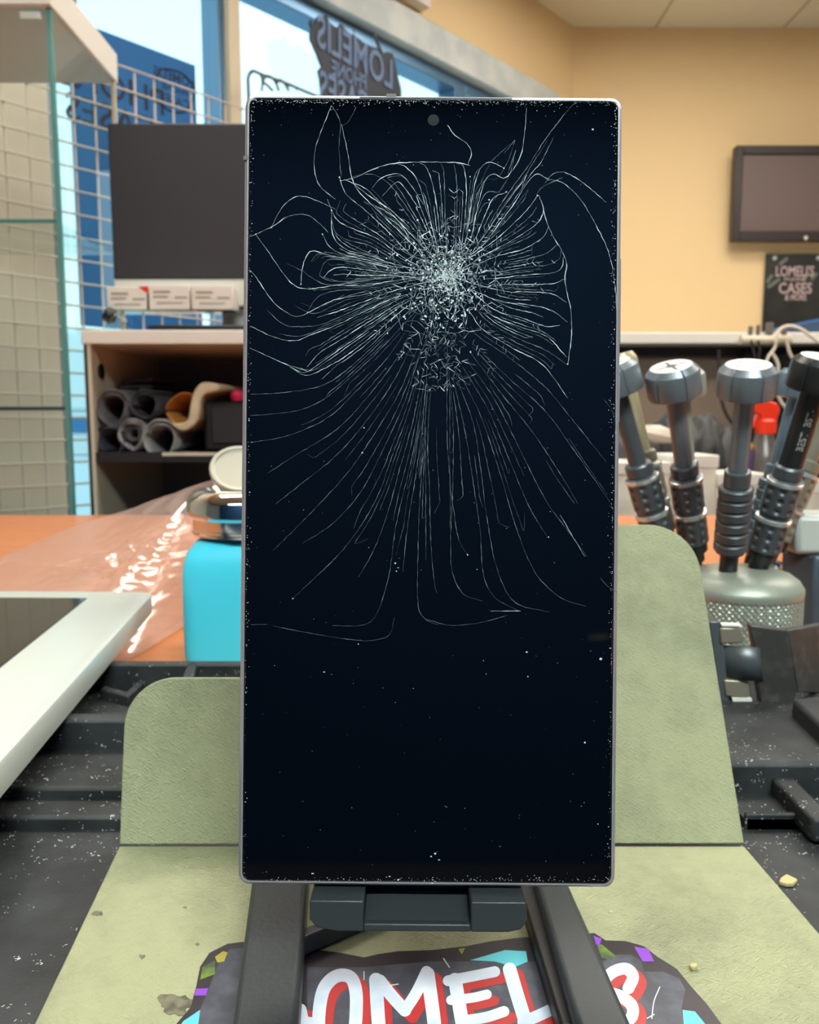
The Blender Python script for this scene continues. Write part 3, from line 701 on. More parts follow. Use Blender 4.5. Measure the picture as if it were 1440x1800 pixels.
pile(1347, 1470, 845, 1.4, .1, 'pale paper box on the side table at the right edge')
# crumpled black bag behind the boxes
mb = MB(); rows = []
for j in range(13):
    f = j/12; row = []
    for i in range(41):
        g_ = i/40; x = 1080+g_*235; base = 812
        top = 735+10*math.sin(g_*9)+9*math.sin(g_*23+1)+(14 if g_ < .16 else 0)
        prof = math.sin(math.pi*min(1, f*1.0))
        p = at_y(x, base-(base-top)*prof, 1.62+.22*f)
        p += Vector((random.uniform(-1,1), random.uniform(-1,1), random.uniform(-.5,1)))*.007
        if j in (0, 12) or i in (0, 40): p.z = tz+.002
        row.append(p)
    rows.append(row)
tag(MB().grid(rows).build('crumpled_bag', M['bag'], smooth=True, solid=.004, sub=1, origin=(rows[0][20].x, 1.7, tz)), 'crumpled black bag lying below the counter behind the screwdrivers', 'bag')
c = at_y(1148, 752, 1.6)
tag(MB().lathe([(0,0),(.03,.006),(.036,.016),(.03,.03),(0,.036)], (c.x, 1.58, c.z-.03), (.2,0,1), 20, cap=False).build('paper_cup_lid', M['paper'], smooth=True, origin=(c.x, 1.58, c.z-.03)), 'pale flat lid lying on the black bag behind the leftmost screwdrivers', 'lid')
# spray bottle
sy2 = 1.55
def sp2(x, y): return at_y(x, y, sy2)
bc = sp2(1343, 790)
t = thing('spray_bottle', (bc.x, sy2, tz), 'clear spray bottle with a bright red trigger head behind the screwdrivers', 'spray bottle')
hz = sp2(1343, 757).z; k = sy2/F*1.0
MB().lathe([(.030, tz+.0005-hz), (.033, tz+.006-hz), (.033, -.055), (.028, -.04), (.018, -.012), (.0165, 0)], (bc.x, sy2, hz), (0,0,1), 28).build('bottle', M['bottleclear'], t, smooth=True)
MB().lathe([(.019, -.006), (.0195, 0), (.0195, .018), (.016, .022)], (bc.x+.001, sy2, hz), (0,0,1), 24).build('collar', M['red'], t, smooth=True)
hd = [(1321,708),(1330,705),(1350,705),(1362,709),(1367,718),(1366,726),(1362,735),(1362,757),(1337,757),(1334,742),(1335,728),(1322,724)]
MB().prism([sp2(x, y)-Vector((0,.013,0)) for x, y in hd], (0, .026, 0)).build('trigger_head', M['red'], t, bevel=.003)
MB().prism([sp2(x, y)-Vector((0,.007,0)) for x, y in [(1330,724),(1338,728),(1332,744),(1327,752),(1319,750),(1325,738)]], (0, .014, 0)).build('trigger', M['red'], t, bevel=.002)
c = sp2(1315, 795)
t = thing('purple_jar', (c.x, 1.55, tz), 'small purple jar with an amber cap beside the spray bottle', 'jar')
MB().lathe([(.02, 0), (.022, .004), (.022, at_y(1315,795,1.55).z-tz), (.018, at_y(1315,790,1.55).z-tz)], (c.x-.006, 1.55, tz), (0,0,1), 20).build('body', pm('purple_plastic', (70,50,80), .4), t, smooth=True)
MB().lathe([(.017, at_y(1315,790,1.55).z-tz), (.018, at_y(1315,785,1.55).z-tz), (.012, at_y(1315,778,1.55).z-tz)], (c.x-.006, 1.55, tz), (0,0,1), 20).build('cap', M['gold'], t, smooth=True)

# ------------------------------------------------------------------ the desk
DZ = H-.14
yb = at_h(720, 905, .14).y
t = thing('wooden_desk', (0, .5, 0), 'orange-brown wooden desk across the picture', 'desk')
MB().box(-1.4, 1.5, .04, yb, DZ-.03, DZ).build('desk_top', M['wood'], t, bevel=.003)
for x in (-1.35, 1.43):
    for y in (.06, yb-.08): MB().box(x, x+.05, y, y+.05, 0, DZ-.03).build('leg', M['wood'], t)

# black rubber organiser tray: terraces rising towards the back
t = thing('organiser_tray', (0, .25, DZ), 'black rubber organiser tray under the sage leather mat, dusted white', 'tray')
def hz_(d): return H-d
xl0, xl1 = -.40, -.02; xr0, xr1 = .02, .42
mb = MB()
mb.box(-.40, .42, .05, .2478, DZ, hz_(.132)); mb.box(-.12, .15, .2455, .36, DZ, hz_(.1335))
mb.build('base_floor', M['rubber'], t)
y1 = at_h(100, 1470, .1275).y; y2 = at_h(100, 1385, .1235).y; y3 = at_h(100, 1266, .112).y; y4 = at_h(200, 1253, .112).y
mb = MB(); mb.box(xl0, -.0925, .2455, y2+.02, DZ, hz_(.1275)); mb.build('terrace', M['rubber'], t, bevel=.0012)
mb = MB(); mb.box(xl0, xl1, y2, y3+.02, DZ, hz_(.1235)); mb.build('terrace', M['rubber'], t, bevel=.0012)
y5 = at_h(200, 1222, .1235).y; y6 = at_h(300, 1168, .112).y; y7 = at_h(300, 1161, .112).y
mb = MB(); mb.box(xl0, xl1, y3, y4, DZ, hz_(.112)); mb.build('ridge', M['rubber'], t, bevel=.0012)
mb = MB(); mb.box(xl0, xl1, y4, y6, DZ, hz_(.1245)); mb.build('compartment_floor', M['rubber'], t)
mb = MB(); mb.box(xl0, .05, y6, y7, DZ, hz_(.112)); mb.build('ridge', M['rubber'], t, bevel=.001)
mb = MB(); a = at_h(318, 1195, .112); mb.prism([at_h(318,1193,.112), at_h(340,1193,.112), at_h(347,1165,.112), at_h(330,1165,.112)], (0,0,-.012)); mb.build('divider', M['rubber'], t, bevel=.001)
mb = MB(); P = [at_h(175,1212,.120), at_h(225,1224,.120), at_h(252,1200,.120), at_h(244,1196,.120), at_h(222,1215,.120), at_h(184,1204,.120)]
mb.prism(P, (0,0,-.005)); mb.build('latch', M['rubber'], t, bevel=.0008)
# right side terraces
r1 = at_h(1370, 1455, .1275).y; r2 = at_h(1370, 1340, .117).y; r3 = at_h(1370, 1240, .117).y
mb = MB(); mb.box(.109, xr1, .2475, at_h(1370,1430,.1265).y, DZ, hz_(.1265)); mb.build('ridge', M['rubber'], t, bevel=.0012)
mb = MB(); mb.box(.109, xr1, at_h(1370,1430,.1265).y, r2, DZ, hz_(.1285)); mb.build('compartment_floor', M['rubber'], t)
mb = MB(); mb.box(.06, xr1, r2, y7, DZ, hz_(.117)); mb.build('terrace', M['rubber'], t, bevel=.002)
mb = MB(); mb.prism([at_h(1352,1362,.1225), at_h(1392,1362,.1225), at_h(1470,1440,.1225), at_h(1430,1440,.1225)], (0,0,-.008)); mb.build('divider', M['rubber'], t, bevel=.0012)
mb = MB(); mb.prism([at_h(1392,1228,.110), at_h(1440,1222,.110), at_h(1500,1222,.110), at_h(1500,1290,.110), at_h(1460,1290,.110)], (0,0,-.008)); mb.build('corner_block', M['rubber'], t, bevel=.0015)

# black hinged clamp on the tray, right of the mat
cy_ = .325
def hp(x, y, d=0): return at_y(x, y, cy_+d)
base = hp(1320, 1238)
t = thing('hinged_clamp', (base.x, cy_, H-.117), 'black metal hinge bracket standing on the tray right of the leather mat', 'hinge')
MB().prism([hp(*q) for q in [(1247,1092),(1268,1093),(1283,1233),(1266,1234)]], (0, .012, 0)).build('hinge_bar', M['gun2'], t, bevel=.0006)
for q in ([(1266,1103),(1305,1103),(1308,1131),(1267,1133)], [(1273,1195),(1317,1197),(1320,1226),(1276,1225)]):
    MB().prism([hp(x, y, -.001) for x, y in q], (0, .006, 0)).build('lug', M['gun3'], t, bevel=.0008)
for q in ([(1269,1098),(1304,1099),(1304,1102),(1269,1101)], [(1287,1227),(1322,1228),(1322,1233),(1289,1233)]):
    MB().prism([hp(x, y, -.0015) for x, y in q], (0, .004, 0)).build('lug_pad', M['capwhite'], t)
rows = []
for k in range(13):
    f = k/12; a_ = -math.sin(f*math.pi*.62)*.006
    x = 1267+f*66
    rows.append([hp(x, 1135+3*f, a_+.004), hp(x+7-f*1, 1194+2*f, a_+.004)])
MB().grid(rows).build('knuckle', M['gun2'], t, smooth=True, solid=.002)
plate = [(1318,1098),(1385,1108),(1403,1215),(1392,1243),(1338,1240),(1330,1195),(1326,1140)]
MB().prism([hp(x, y, -.002) for x, y in plate], (0, .004, 0)).build('plate', M['clampmetal'], t, bevel=.0008)
w1 = [(1385,1108),(1460,1095),(1480,1222),(1403,1218)]
P = [hp(x, y, -.002 if x < 1410 else .02) for x, y in w1]
MB().prism(P, (0, .004, 0)).build('wing', M['clampmetal'], t, bevel=.0008)

# ------------------------------------------------------------------ leather mat with two upright flaps
MT = .130
t = thing('leather_mat', (0, .2, H-.132), 'sage green leather mat with a flat sheet and two upright flaps around the phone stand', 'mat')
def loc_mw(origin, xa, ya):
    xa = xa.normalized(); za_ = xa.cross(ya).normalized(); ya = za_.cross(xa)
    m = Matrix((xa, ya, za_)).transposed().to_4x4(); m.translation = origin; return m
xl = at_h(208, 1490, MT).x; xr = at_h(1306, 1484, MT).x; yf = at_h(700, 1487, MT).y
a = at_h(60, 1800, MT); b = at_h(1440, 1640, MT)
pl = [(xl, yf), (a.x, a.y), (a.x+.004, .09), (b.x+.001, .09), (b.x, b.y), (xr, yf)]
MB().prism([(x, y-.2, 0) for x, y in pl], (0, 0, .002)).build('base_sheet', M['leather'], t, mw=Matrix.Translation((0, .2, H-.132)), bevel=.0004)
def flap(p_bl, p_br, top_h, lean, outer_left, rad, taper=0):
    o = Vector(p_bl); xa = (Vector(p_br)-o); wd = xa.length; ya = Vector((0, math.sin(lean), math.cos(lean)))
    L = top_h
    pts = [(0, 0), (wd, 0)]
    if outer_left:
        pts += [(wd, L)]; c = (rad+taper, L-rad)
        pts += [(c[0]-rad*math.sin(q*math.pi/24), c[1]+rad*math.cos(q*math.pi/24)) for q in range(13)]
    else:
        c = (wd-rad-taper, L-rad)
        pts += [(c[0]+rad*math.cos(q*math.pi/24), c[1]+rad*math.sin(q*math.pi/24)) for q in range(13)]
        pts += [(0, L)]
    m = loc_mw(o, xa, ya)
    return MB().prism([(x, y, -.001) for x, y in pts], (0, 0, .002)).build('upright_flap', M['leather'], t, mw=m, bevel=.0004)
# left: short and steep, right: tall and leaning back
yl = yf+.0008
lean_l = math.atan2(.0111, .0485)
flap((xl, yl, H-MT+.0003), (-.012, yl, H-MT+.0003), .0505, lean_l, True, .0155)
ptr = at_z(1160, 925, .29)
Lr = math.hypot(ptr.y-yl, ptr.z-(H-MT)); lean_r = math.atan2(ptr.y-yl, ptr.z-(H-MT))
flap((-.006, yl, H-MT+.0003), (xr, yl, H-MT+.0003), Lr, lean_r, False, .017)
# dried glue spots and chips on the mat
def blob(px, py, rx, ry, seed, name='glue_stain', mat='glue', h=MT-.00005):
    rnd = random.Random(seed); pts = []
    for k in range(26):
        a = 2*math.pi*k/26; f = rnd.uniform(.55, 1.05); q = at_h(px+rx*f*math.cos(a), py+ry*f*math.sin(a), h); pts.append(q)
    return MB().prism(pts, (0, 0, .00012)).build(name, M[mat], t)
blob(326, 640, 30, 12, 1); blob(310, 1765, 36, 24, 2, mat='glue'); blob(172, 1606, 12, 5, 3); blob(250, 1682, 7, 4, 4); blob(325, 1595, 4, 2, 5); blob(347, 1660, 4, 3, 6); blob(1075, 1603, 5, 3, 7, mat='chip')
for i, (px, py, rx, ry, lab, h) in enumerate(((1385, 1552, 18, 10, 'straw-coloured chip on the black tray at the right edge', .132), (1220, 1703, 10, 6, 'tiny pale chip on the leather mat near the sticker', MT))):
    rnd = random.Random(20+i); c = at_h(px, py, h)
    mb = MB().prism([at_h(px+rx*rnd.uniform(.6,1)*math.cos(q*.9), py+ry*rnd.uniform(.5,1)*math.sin(q*.9), h-.0001) for q in range(7)], (0,0,.0012))
    tag(mb.build('chip', M['chip'], origin=c, bevel=.0003), lab, 'chip')

# ------------------------------------------------------------------ graffiti sticker on the mat
t = thing('graffiti_sticker', at_h(760, 1790, MT), 'dark graffiti sticker with white and red letters lying on the mat under the phone stand', 'sticker')
def sk(x, y, l): return at_h(x, y, MT-.0002-l)
outl = [(285,1830),(335,1772),(345,1735),(352,1700),(368,1676),(400,1660),(440,1655),(540,1668),(600,1676),(640,1684),(665,1678),(700,1673),(760,1671),(820,1664),(860,1656),(905,1650),(960,1646),(1045,1641),(1065,1654),(1100,1655),(1132,1664),(1155,1682),(1190,1704),(1215,1735),(1242,1765),(1275,1810),(1320,1900),(1320,2050),(250,2050),(250,1900)]
MB().prism([at_h(x, y, MT-.00005) for x, y in outl], (0,0,.00015)).build('backing', M['st_dark'], t)
def patch(P, mat, l, name='paint_patch'): return MB().poly([sk(x, y, l) for x, y in P]).build(name, M[mat], t)
patch([(405,1668),(440,1665),(440,1830),(330,1830),(352,1775),(372,1725),(385,1690)], 'st_grey', .00004)
patch([(540,1700),(640,1700),(760,1690),(960,1690),(985,1830),(540,1830)], 'st_grey', .00004)
patch([(1060,1690),(1085,1678),(1110,1678),(1128,1690),(1132,1708),(1165,1708),(1195,1720),(1205,1740),(1198,1775),(1210,1830),(1060,1830)], 'st_grey', .00004)
patch([(378,1682),(392,1672),(400,1674),(394,1690),(382,1692)], 'st_yell', .00005); patch([(356,1700),(378,1688),(378,1712),(352,1722)], 'st_green', .00005)
patch([(345,1738),(366,1737),(362,1750),(341,1750)], 'st_purple', .00006); patch([(322,1795),(352,1775),(345,1830),(300,1830)], 'st_teal', .00006)
patch([(826,1688),(888,1670),(925,1672),(928,1690),(905,1700),(870,1690)], 'st_teal', .00006); patch([(806,1668),(818,1666),(812,1678)], 'st_yell', .00006)
patch([(1044,1645),(1058,1650),(1054,1662),(1048,1660)], 'st_purple', .00006); patch([(1050,1662),(1058,1660),(1082,1680),(1074,1688),(1058,1684)], 'st_green', .00006)
patch([(1115,1664),(1140,1668),(1150,1690),(1130,1690)], 'st_purple', .00005)
patch([(1200,1775),(1222,1778),(1240,1800),(1230,1830),(1205,1830)], 'st_teal', .00006)
LET = [([(560,1830),(561,1780),(568,1742),(582,1722),(600,1714),(618,1720),(626,1745),(626,1785),(622,1830)], 21),
       ([(661,1722),(664,1775),(668,1835)], 22), ([(668,1724),(690,1752),(712,1776)], 20), ([(712,1776),(732,1745),(750,1708)], 18), ([(752,1712),(760,1770),(768,1835)], 22),
       ([(800,1722),(808,1770),(818,1830)], 22), ([(788,1724),(830,1716),(870,1708)], 17), ([(793,1758),(830,1754),(856,1748)], 15), ([(818,1794),(855,1788),(886,1778)], 17),
       ([(896,1704),(908,1745),(922,1790)], 22), ([(920,1796),(945,1786),(975,1772)], 19),
       ([(528,1775),(534,1795),(552,1800)], 20),
       ([(1105,1737),(1113,1717),(1101,1703),(1079,1708),(1063,1724),(1068,1742),(1092,1752),(1111,1768),(1109,1790),(1080,1808)], 19)]
mb = MB()
for P, w_ in LET: stroke(mb, [(x+13, y+11) for x, y in P], w_+3, sk, .00008)
mb.build('letter_shadows', M['st_red'], t)
mb = MB()
for P, w_ in LET: stroke(mb, P, w_+2, sk, .00013)
mb.build('letters', M['st_white'], t)
mb = MB()
for P in ([(665,1735),(700,1730)], [(1160,1735),(1150,1760),(1146,1790)], [(1150,1783),(1138,1790)], [(640,1722),(640,1708)], [(780,1685),(790,1700)]): stroke(mb, P, 2, sk, .00016)
mb.build('scratches', M['dust'], t)

# ------------------------------------------------------------------ phone stand
RT = .121
t = thing('phone_stand', (0, .19, H-MT), 'black folding phone stand holding up the cracked phone', 'phone stand')
def rail(q, depth=.009):
    P = [at_h(x, y, RT) for x, y in q]
    # run on under the phone and out of the picture
    f0_ = P[0]+(P[0]-P[3])*.55; f1_ = P[1]+(P[1]-P[2])*.55; b0_ = P[3]+(P[3]-P[0])*.35; b1_ = P[2]+(P[2]-P[1])*.35
    return MB().prism([f0_, f1_, b1_, b0_], (0, 0, -depth+.0004)).build('side_rail', M['standblk'], t, bevel=.0016, seg=3)
rail([(440,1565),(540,1565),(524,1800),(408,1800)]); rail([(955,1600),(1022,1600),(1112,1800),(1012,1800)])
P = [at_h(x, y, .1245) for x, y in [(925,1600),(957,1600),(1014,1800),(985,1800)]]
MB().prism([P[0]+(P[0]-P[3])*.4, P[1]+(P[1]-P[2])*.4, P[2], P[3]], (0,0,-.0052)).build('inner_rail', M['standdark'], t, bevel=.0008)
MB().obox(at_h(560,1645,.1265), (.8,.6,0), (-.6,.8,0), (0,0,1), .018, .0016, .0025).build('brace', M['standblk'], t, bevel=.0005)
ybk = .235
MB().box(-.043, .046, ybk-.008, ybk+.006, H-MT+.0004, H-.119).build('cross_bar', M['standdark'], t, bevel=.001)
# phone frame: plane parallel to the image, rolled a little
ZP = .1656; KP = ZP/F; ROLL = R(.53)
PC = (756.5, 863.0)
cx_, sx_ = math.cos(ROLL), math.sin(ROLL)
camR = Matrix(((1,0,0),(0,SP,-CP),(0,CP,SP))).transposed()   # columns: right, up, back (towards camera)
rightv = Vector((1,0,0)); upv = Vector((0, SP, CP)); backv = Vector((0, -CP, SP))
pr = rightv*cx_-upv*sx_; pu = upv*cx_+rightv*sx_
pcw = at_z(PC[0], PC[1], ZP)
PW = Matrix((pr, pu, backv)).transposed().to_4x4(); PW.translation = pcw
def ph(px, py, lift=0):                     # picture position on the phone's face -> phone coordinates
    dx = (px-PC[0])*KP; dy = -(py-PC[1])*KP
    return Vector((dx*cx_-dy*sx_, dx*sx_+dy*cx_, lift))
HW, HH, TH = 334*KP, 698*KP, .0086
# stand's lip and back plate (in phone coordinates, moved to the world)
zl = -.0002
lip = [(-.0238,-HH-.0006),(-.0238,-HH-.0045),(-.0222,-HH-.0062),(-.018,-HH-.0068),(.0165,-HH-.0068),(.0190,-HH-.0062),(.0202,-HH-.0046),(.0202,-HH-.0006)]
sh = Matrix.Translation((-.0010, 0, 0))
def PWb(mb): return mb
front = .0045
nl, nr = -.0128, .0089
o1 = MB().prism([(x, y, front) for x, y in [lip[0], lip[1], lip[2], lip[3], (nl, -HH-.0068), (nl, -HH-.0006)]][::-1], (0,0,-.016))
o1.prism([(x, y, front) for x, y in [(nr,-HH-.0006),(nr,-HH-.0068),lip[4],lip[5],lip[6],lip[7]]][::-1], (0,0,-.016))
o1.box(nl, nr, -HH-.0068, -HH-.0052, front-.016, front)
o1.box(nl, nr, -HH-.0052, -HH-.0006, -.0085, -.006)
o1.prism([(nl,-HH-.0054,front-.001),(nr,-HH-.0054,front-.001),(nr,-HH-.003,-.004),(nl,-HH-.003,-.004)], (0,-.0008,0))
o1.build('lip', M['standblk'], t, mw=PW, bevel=.0009, seg=3)
MB().box(-.024, .02, -HH+.001, -HH+.075, -TH-.0052, -TH-.0008).build('back_plate', M['standblk'], t, mw=PW, bevel=.0015)
pa = PW @ Vector((0, -HH+.03, -TH-.006)); pb = Vector((0, ybk, H-.124))
axv = (pb-pa).normalized()
MB().obox((pa+pb)/2, (1,0,0), axv, Vector((1,0,0)).cross(axv), .012, (pb-pa).length/2, .002).build('support_arm', M['standblk'], t, bevel=.001)

# ------------------------------------------------------------------ the cracked phone
t = thing('smartphone', tuple(PW @ Vector((0, -HH, -TH/2))), 'upright smartphone with a shattered black screen in a grey frame', 'smartphone')
def rrect(hw, hh, r, n=6):
    pts = []
    for sx1, sy1, a0 in ((1,1,0),(-1,1,90),(-1,-1,180),(1,-1,270)):
        for k in range(n+1):
            a = R(a0+90*k/n); pts.append((sx1*(hw-r)+r*math.cos(a), sy1*(hh-r)+r*math.sin(a)))
    return pts
def ring_loft(secs, mat, name, parent, caps=True):
    mb = MB(); n = len(secs[0][0]); vs = []; fs = []
    for pts, z in secs: vs += [(x, y, z) for x, y in pts]
    for i in range(len(secs)-1):
        for k in range(n): fs.append((i*n+k, i*n+(k+1)%n, (i+1)*n+(k+1)%n, (i+1)*n+k))
    if caps: fs.append(list(range(n))[::-1]); fs.append([(len(secs)-1)*n+k for k in range(n)])
    return mb.add(vs, fs).build(name, mat, parent, mw=PW, smooth=True, ang=22)
rim = .0011
secs = [(rrect(HW-.0014, HH-.0014, .0016), -TH), (rrect(HW-.0004, HH-.0004, .0022), -TH+.0008), (rrect(HW, HH, .0024), -TH+.002), (rrect(HW, HH, .0024), -.0016), (rrect(HW-.0003, HH-.0003, .0022), -.0006), (rrect(HW-.0008, HH-.0008, .0019), -.0001), (rrect(HW-rim, HH-rim, .0017), -.0001), (rrect(HW-rim, HH-rim, .0017), -.001)]
ring_loft(secs, M['ti'], 'frame', t)
glass = ring_loft([(rrect(HW-rim-.0001, HH-rim-.0001, .0016), -.0009), (rrect(HW-rim-.0001, HH-rim-.0001, .0016), -.0002), (rrect(HW-rim-.0004, HH-rim-.0004, .0014), 0)], M['phoneglass'], 'screen_glass', t)
MB().box(ph(634,0).x-0, ph(634,0).x+268*KP, ph(760,172).y-.00012, ph(760,172).y+.00012, -.00002, .00004).build('earpiece_slit', M['crackdim'], t, mw=PW)
c = ph(762, 211); mb = MB().lathe([(.00118, .00001), (.00118, .00002)], (c.x, c.y, 0), (0,0,1), 32); mb.build('selfie_camera', M['sensor'], t, mw=PW)
MB().box(HW-.0002, HW+.00055, ph(1098,600).y, ph(1098,445).y, -.0062, -.0028).build('volume_key', M['ti'], t, mw=PW, bevel=.0003)
MB().box(HW-.0002, HW+.00055, ph(1098,740).y, ph(1098,655).y, -.0062, -.0028).build('power_key', M['ti'], t, mw=PW, bevel=.0003)
p = ph(424, 277); MB().box(-HW-.00002, -HW+rim-.0001, p.y-.0004, p.y+.0004, -.0075, -.00005).build('antenna_line', M['plug'], t, mw=PW)
p = ph(688, 163); MB().box(p.x-.001, p.x+.001, HH-.001, HH+.00002, -.0075, -.00006).build('antenna_line', M['plug'], t, mw=PW)

# --- cracks
CUT = (436, 1088, 172, 1556)
class Cr:
    def __init__(s): s.b = {'crack': MB(), 'crackdim': MB(), 'crackfaint': MB()}
    def line(s, P, w, mat='crack', step=4.5, jit=.5, taper=True, vary=.55):
        Q = smooth_path([Vector((p[0], p[1], 0)) for p in P], step)
        ph1 = random.uniform(0, 9); lf = .00002+.00008*random.random(); rows = []; n = len(Q)
        if n < 2: return
        for i, q in enumerate(Q):
            t_ = Q[min(i+1, n-1)]-Q[max(i-1, 0)]
            if t_.length < 1e-6: continue
            t_.normalize(); nn = Vector((-t_.y, t_.x, 0))
            f = i/(n-1)
            ww = w*(1-vary+vary*(math.sin(i*.55+ph1)+math.sin(i*1.31+2*ph1)+math.sin(i*.23+ph1*3)+random.uniform(-1,1.4))/1.9)
            if taper: ww *= min(1, .25+f*5, .3+(1-f)*6)
            ww = max(ww, w*.22)
            q = q+nn*random.uniform(-jit, jit)
            if not (CUT[0] < q.x < CUT[1] and CUT[2] < q.y < CUT[3]):
                if len(rows) > 1: s.b[mat].grid(rows)
                rows = []; continue
            rows.append([ph(q.x+nn.x*ww/2, q.y+nn.y*ww/2, lf), ph(q.x-nn.x*ww/2, q.y-nn.y*ww/2, lf)])
        if len(rows) > 1: s.b[mat].grid(rows)
    def dot(s, x, y, r, mat='crack'):
        n = 6; a0 = random.uniform(0, 6); lf = .0001+.00004*random.random()
        s.b[mat].poly([ph(x+r*random.uniform(.5,1)*math.cos(a0+a*2*math.pi/n), y+r*random.uniform(.5,1)*math.sin(a0+a*2*math.pi/n), lf) for a in range(n)])
cr = Cr()
KEY = [  # traced cracks, clockwise from the top; each from the heart outwards
 [(785,440),(783,400),(782,350),(780,300),(775,288)], [(775,430),(770,380),(762,330),(750,295),(738,287)], [(765,420),(750,370),(735,320),(715,295),(695,287)],
 [(755,425),(725,380),(690,330),(665,310),(640,306),(618,312)], [(740,430),(700,388),(660,347),(640,330),(620,322),(605,316)], [(730,435),(690,395),(650,356),(622,322),(610,262),(600,218)],
 [(720,445),(680,405),(640,368),(612,345),(602,328),(597,310)], [(708,452),(660,418),(620,402),(592,386),(575,350)], [(698,458),(650,432),(612,422),(590,408),(582,382)],
 [(692,464),(650,450),(612,440),(592,425),(584,405),(583,370)], [(690,468),(640,456),(600,446),(578,432),(567,412)], [(690,472),(640,460),(580,449),(550,441),(538,452),(531,475),(529,500)],
 [(690,476),(640,466),(592,456),(572,460),(562,482)], [(690,480),(640,474),(600,470),(580,476),(568,490)], [(690,484),(640,484),(604,482),(586,484)], [(690,487),(640,492),(590,495),(566,488),(562,480)],
 [(690,494),(640,502),(592,502),(568,505),(540,508),(520,503),(502,486),(470,440),(450,413)], [(690,500),(640,508),(592,511),(562,520),(548,535),(541,550)],
 [(690,505),(640,518),(592,526),(560,540),(530,555),(510,553),(480,530),(450,487),(438,474)], [(690,512),(640,530),(592,548),(558,558)], [(690,518),(640,538),(592,560),(560,572),(540,574),(505,573),(485,560),(470,545)],
 [(692,524),(640,548),(590,572),(548,588),(518,599),(480,592),(440,573)], [(694,530),(640,560),(592,588),(564,606),(545,614),(538,626)], [(697,536),(645,568),(592,602),(562,620),(540,645)],
 [(700,542),(650,578),(600,612),(566,636),(535,655),(508,643),(440,612)], [(702,550),(655,590),(608,626),(570,648),(538,660),(510,645)],
 [(705,560),(660,605),(610,650),(565,678),(500,690),(436,693)], [(708,572),(668,615),(620,660),(572,700),(522,722),(440,731)], [(712,585),(676,635),(630,684),(575,735),(505,766),(440,778)],
 [(716,600),(684,650),(640,705),(592,755),(520,800),(470,832)], [(720,615),(692,670),(648,735),(592,800),(530,850),(485,886)], [(726,632),(702,690),(660,760),(612,830),(548,900),(480,968)],
 [(731,645),(710,710),(676,785),(634,865),(585,920),(532,955)], [(737,655),(718,725),(688,805),(660,880),(604,965),(515,1052)], [(742,662),(726,740),(704,820),(682,900),(658,965),(630,1015)],
 [(746,668),(734,755),(716,840),(696,925),(684,1010),(664,1075),(640,1098),(585,1100)], [(749,672),(740,770),(727,860),(716,930),(708,1006)], [(752,676),(745,780),(738,880),(735,960),(735,1060),(748,1088),(770,1098)],
 [(757,680),(752,780),(755,860),(758,960),(764,1025),(768,1042)], [(786,676),(786,760),(790,830),(798,900),(807,950),(822,975)], [(792,672),(797,760),(796,860),(792,960),(797,1012),(815,1044),(848,1056)],
 [(797,668),(818,760),(832,850),(844,930),(850,1010),(870,1050),(915,1075)], [(802,662),(832,745),(846,830),(856,910),(874,1000),(905,1058),(965,1076)], [(808,655),(848,738),(880,835),(910,935),(942,1008),(985,1050),(1030,1066)],
 [(814,645),(858,720),(892,800),(930,890),(963,945)], [(820,632),(868,700),(914,790),(960,880),(1000,935),(1032,978)], [(826,618),(880,690),(938,762),(988,838),(1016,886)],
 [(832,605),(898,668),(958,722),(1008,790),(1072,882)], [(842,592),(900,632),(960,682),(1004,735),(1066,812)], [(850,580),(905,614),(955,642),(998,700)],
 [(862,568),(912,596),(960,616),(998,642)], [(868,556),(918,576),(962,592),(996,628)], [(870,545),(920,560),(960,574),(984,572)], [(880,530),(925,535),(968,545),(998,566)], [(888,512),(930,513),(972,517),(996,532)],
 [(890,500),(940,500),(975,498),(993,490)], [(886,488),(930,483),(970,480),(988,470),(990,452)], [(882,477),(930,469),(962,466),(984,454),(986,440)], [(880,464),(928,455),(963,444),(981,428)], [(876,450),(920,438),(954,418),(965,398)],
 [(868,440),(908,418),(944,393),(955,372),(952,352)], [(860,430),(898,398),(930,365),(944,345)], [(850,430),(880,390),(906,355),(926,323),(945,306),(966,318)], [(842,428),(868,380),(895,338),(930,290),(962,240),(1000,192),(1012,180)],
 [(835,420),(852,380),(868,348),(892,338)], [(828,418),(838,370),(852,320),(868,306),(890,312),(915,275),(922,235),(926,190)], [(820,420),(830,350),(842,302),(860,285),(886,296)], [(812,428),(818,380),(820,330),(815,293),(802,287)], [(800,435),(803,380),(803,320),(798,290)]]
def resamp(P, n):
    Q = smooth_path([Vector((p[0], p[1], 0)) for p in P], 3); L = [0]
    for i in range(1, len(Q)): L.append(L[-1]+(Q[i]-Q[i-1]).length)
    out = []; j = 0
    for k in range(n):
        d = L[-1]*k/(n-1)
        while j < len(L)-2 and L[j+1] < d: j += 1
        f = (d-L[j])/max(1e-6, L[j+1]-L[j]); out.append(Q[j].lerp(Q[j+1], f))
    return out
def brightness(p):                       # cracks are strongest round the impact and fade downwards
    return p[1] < 720
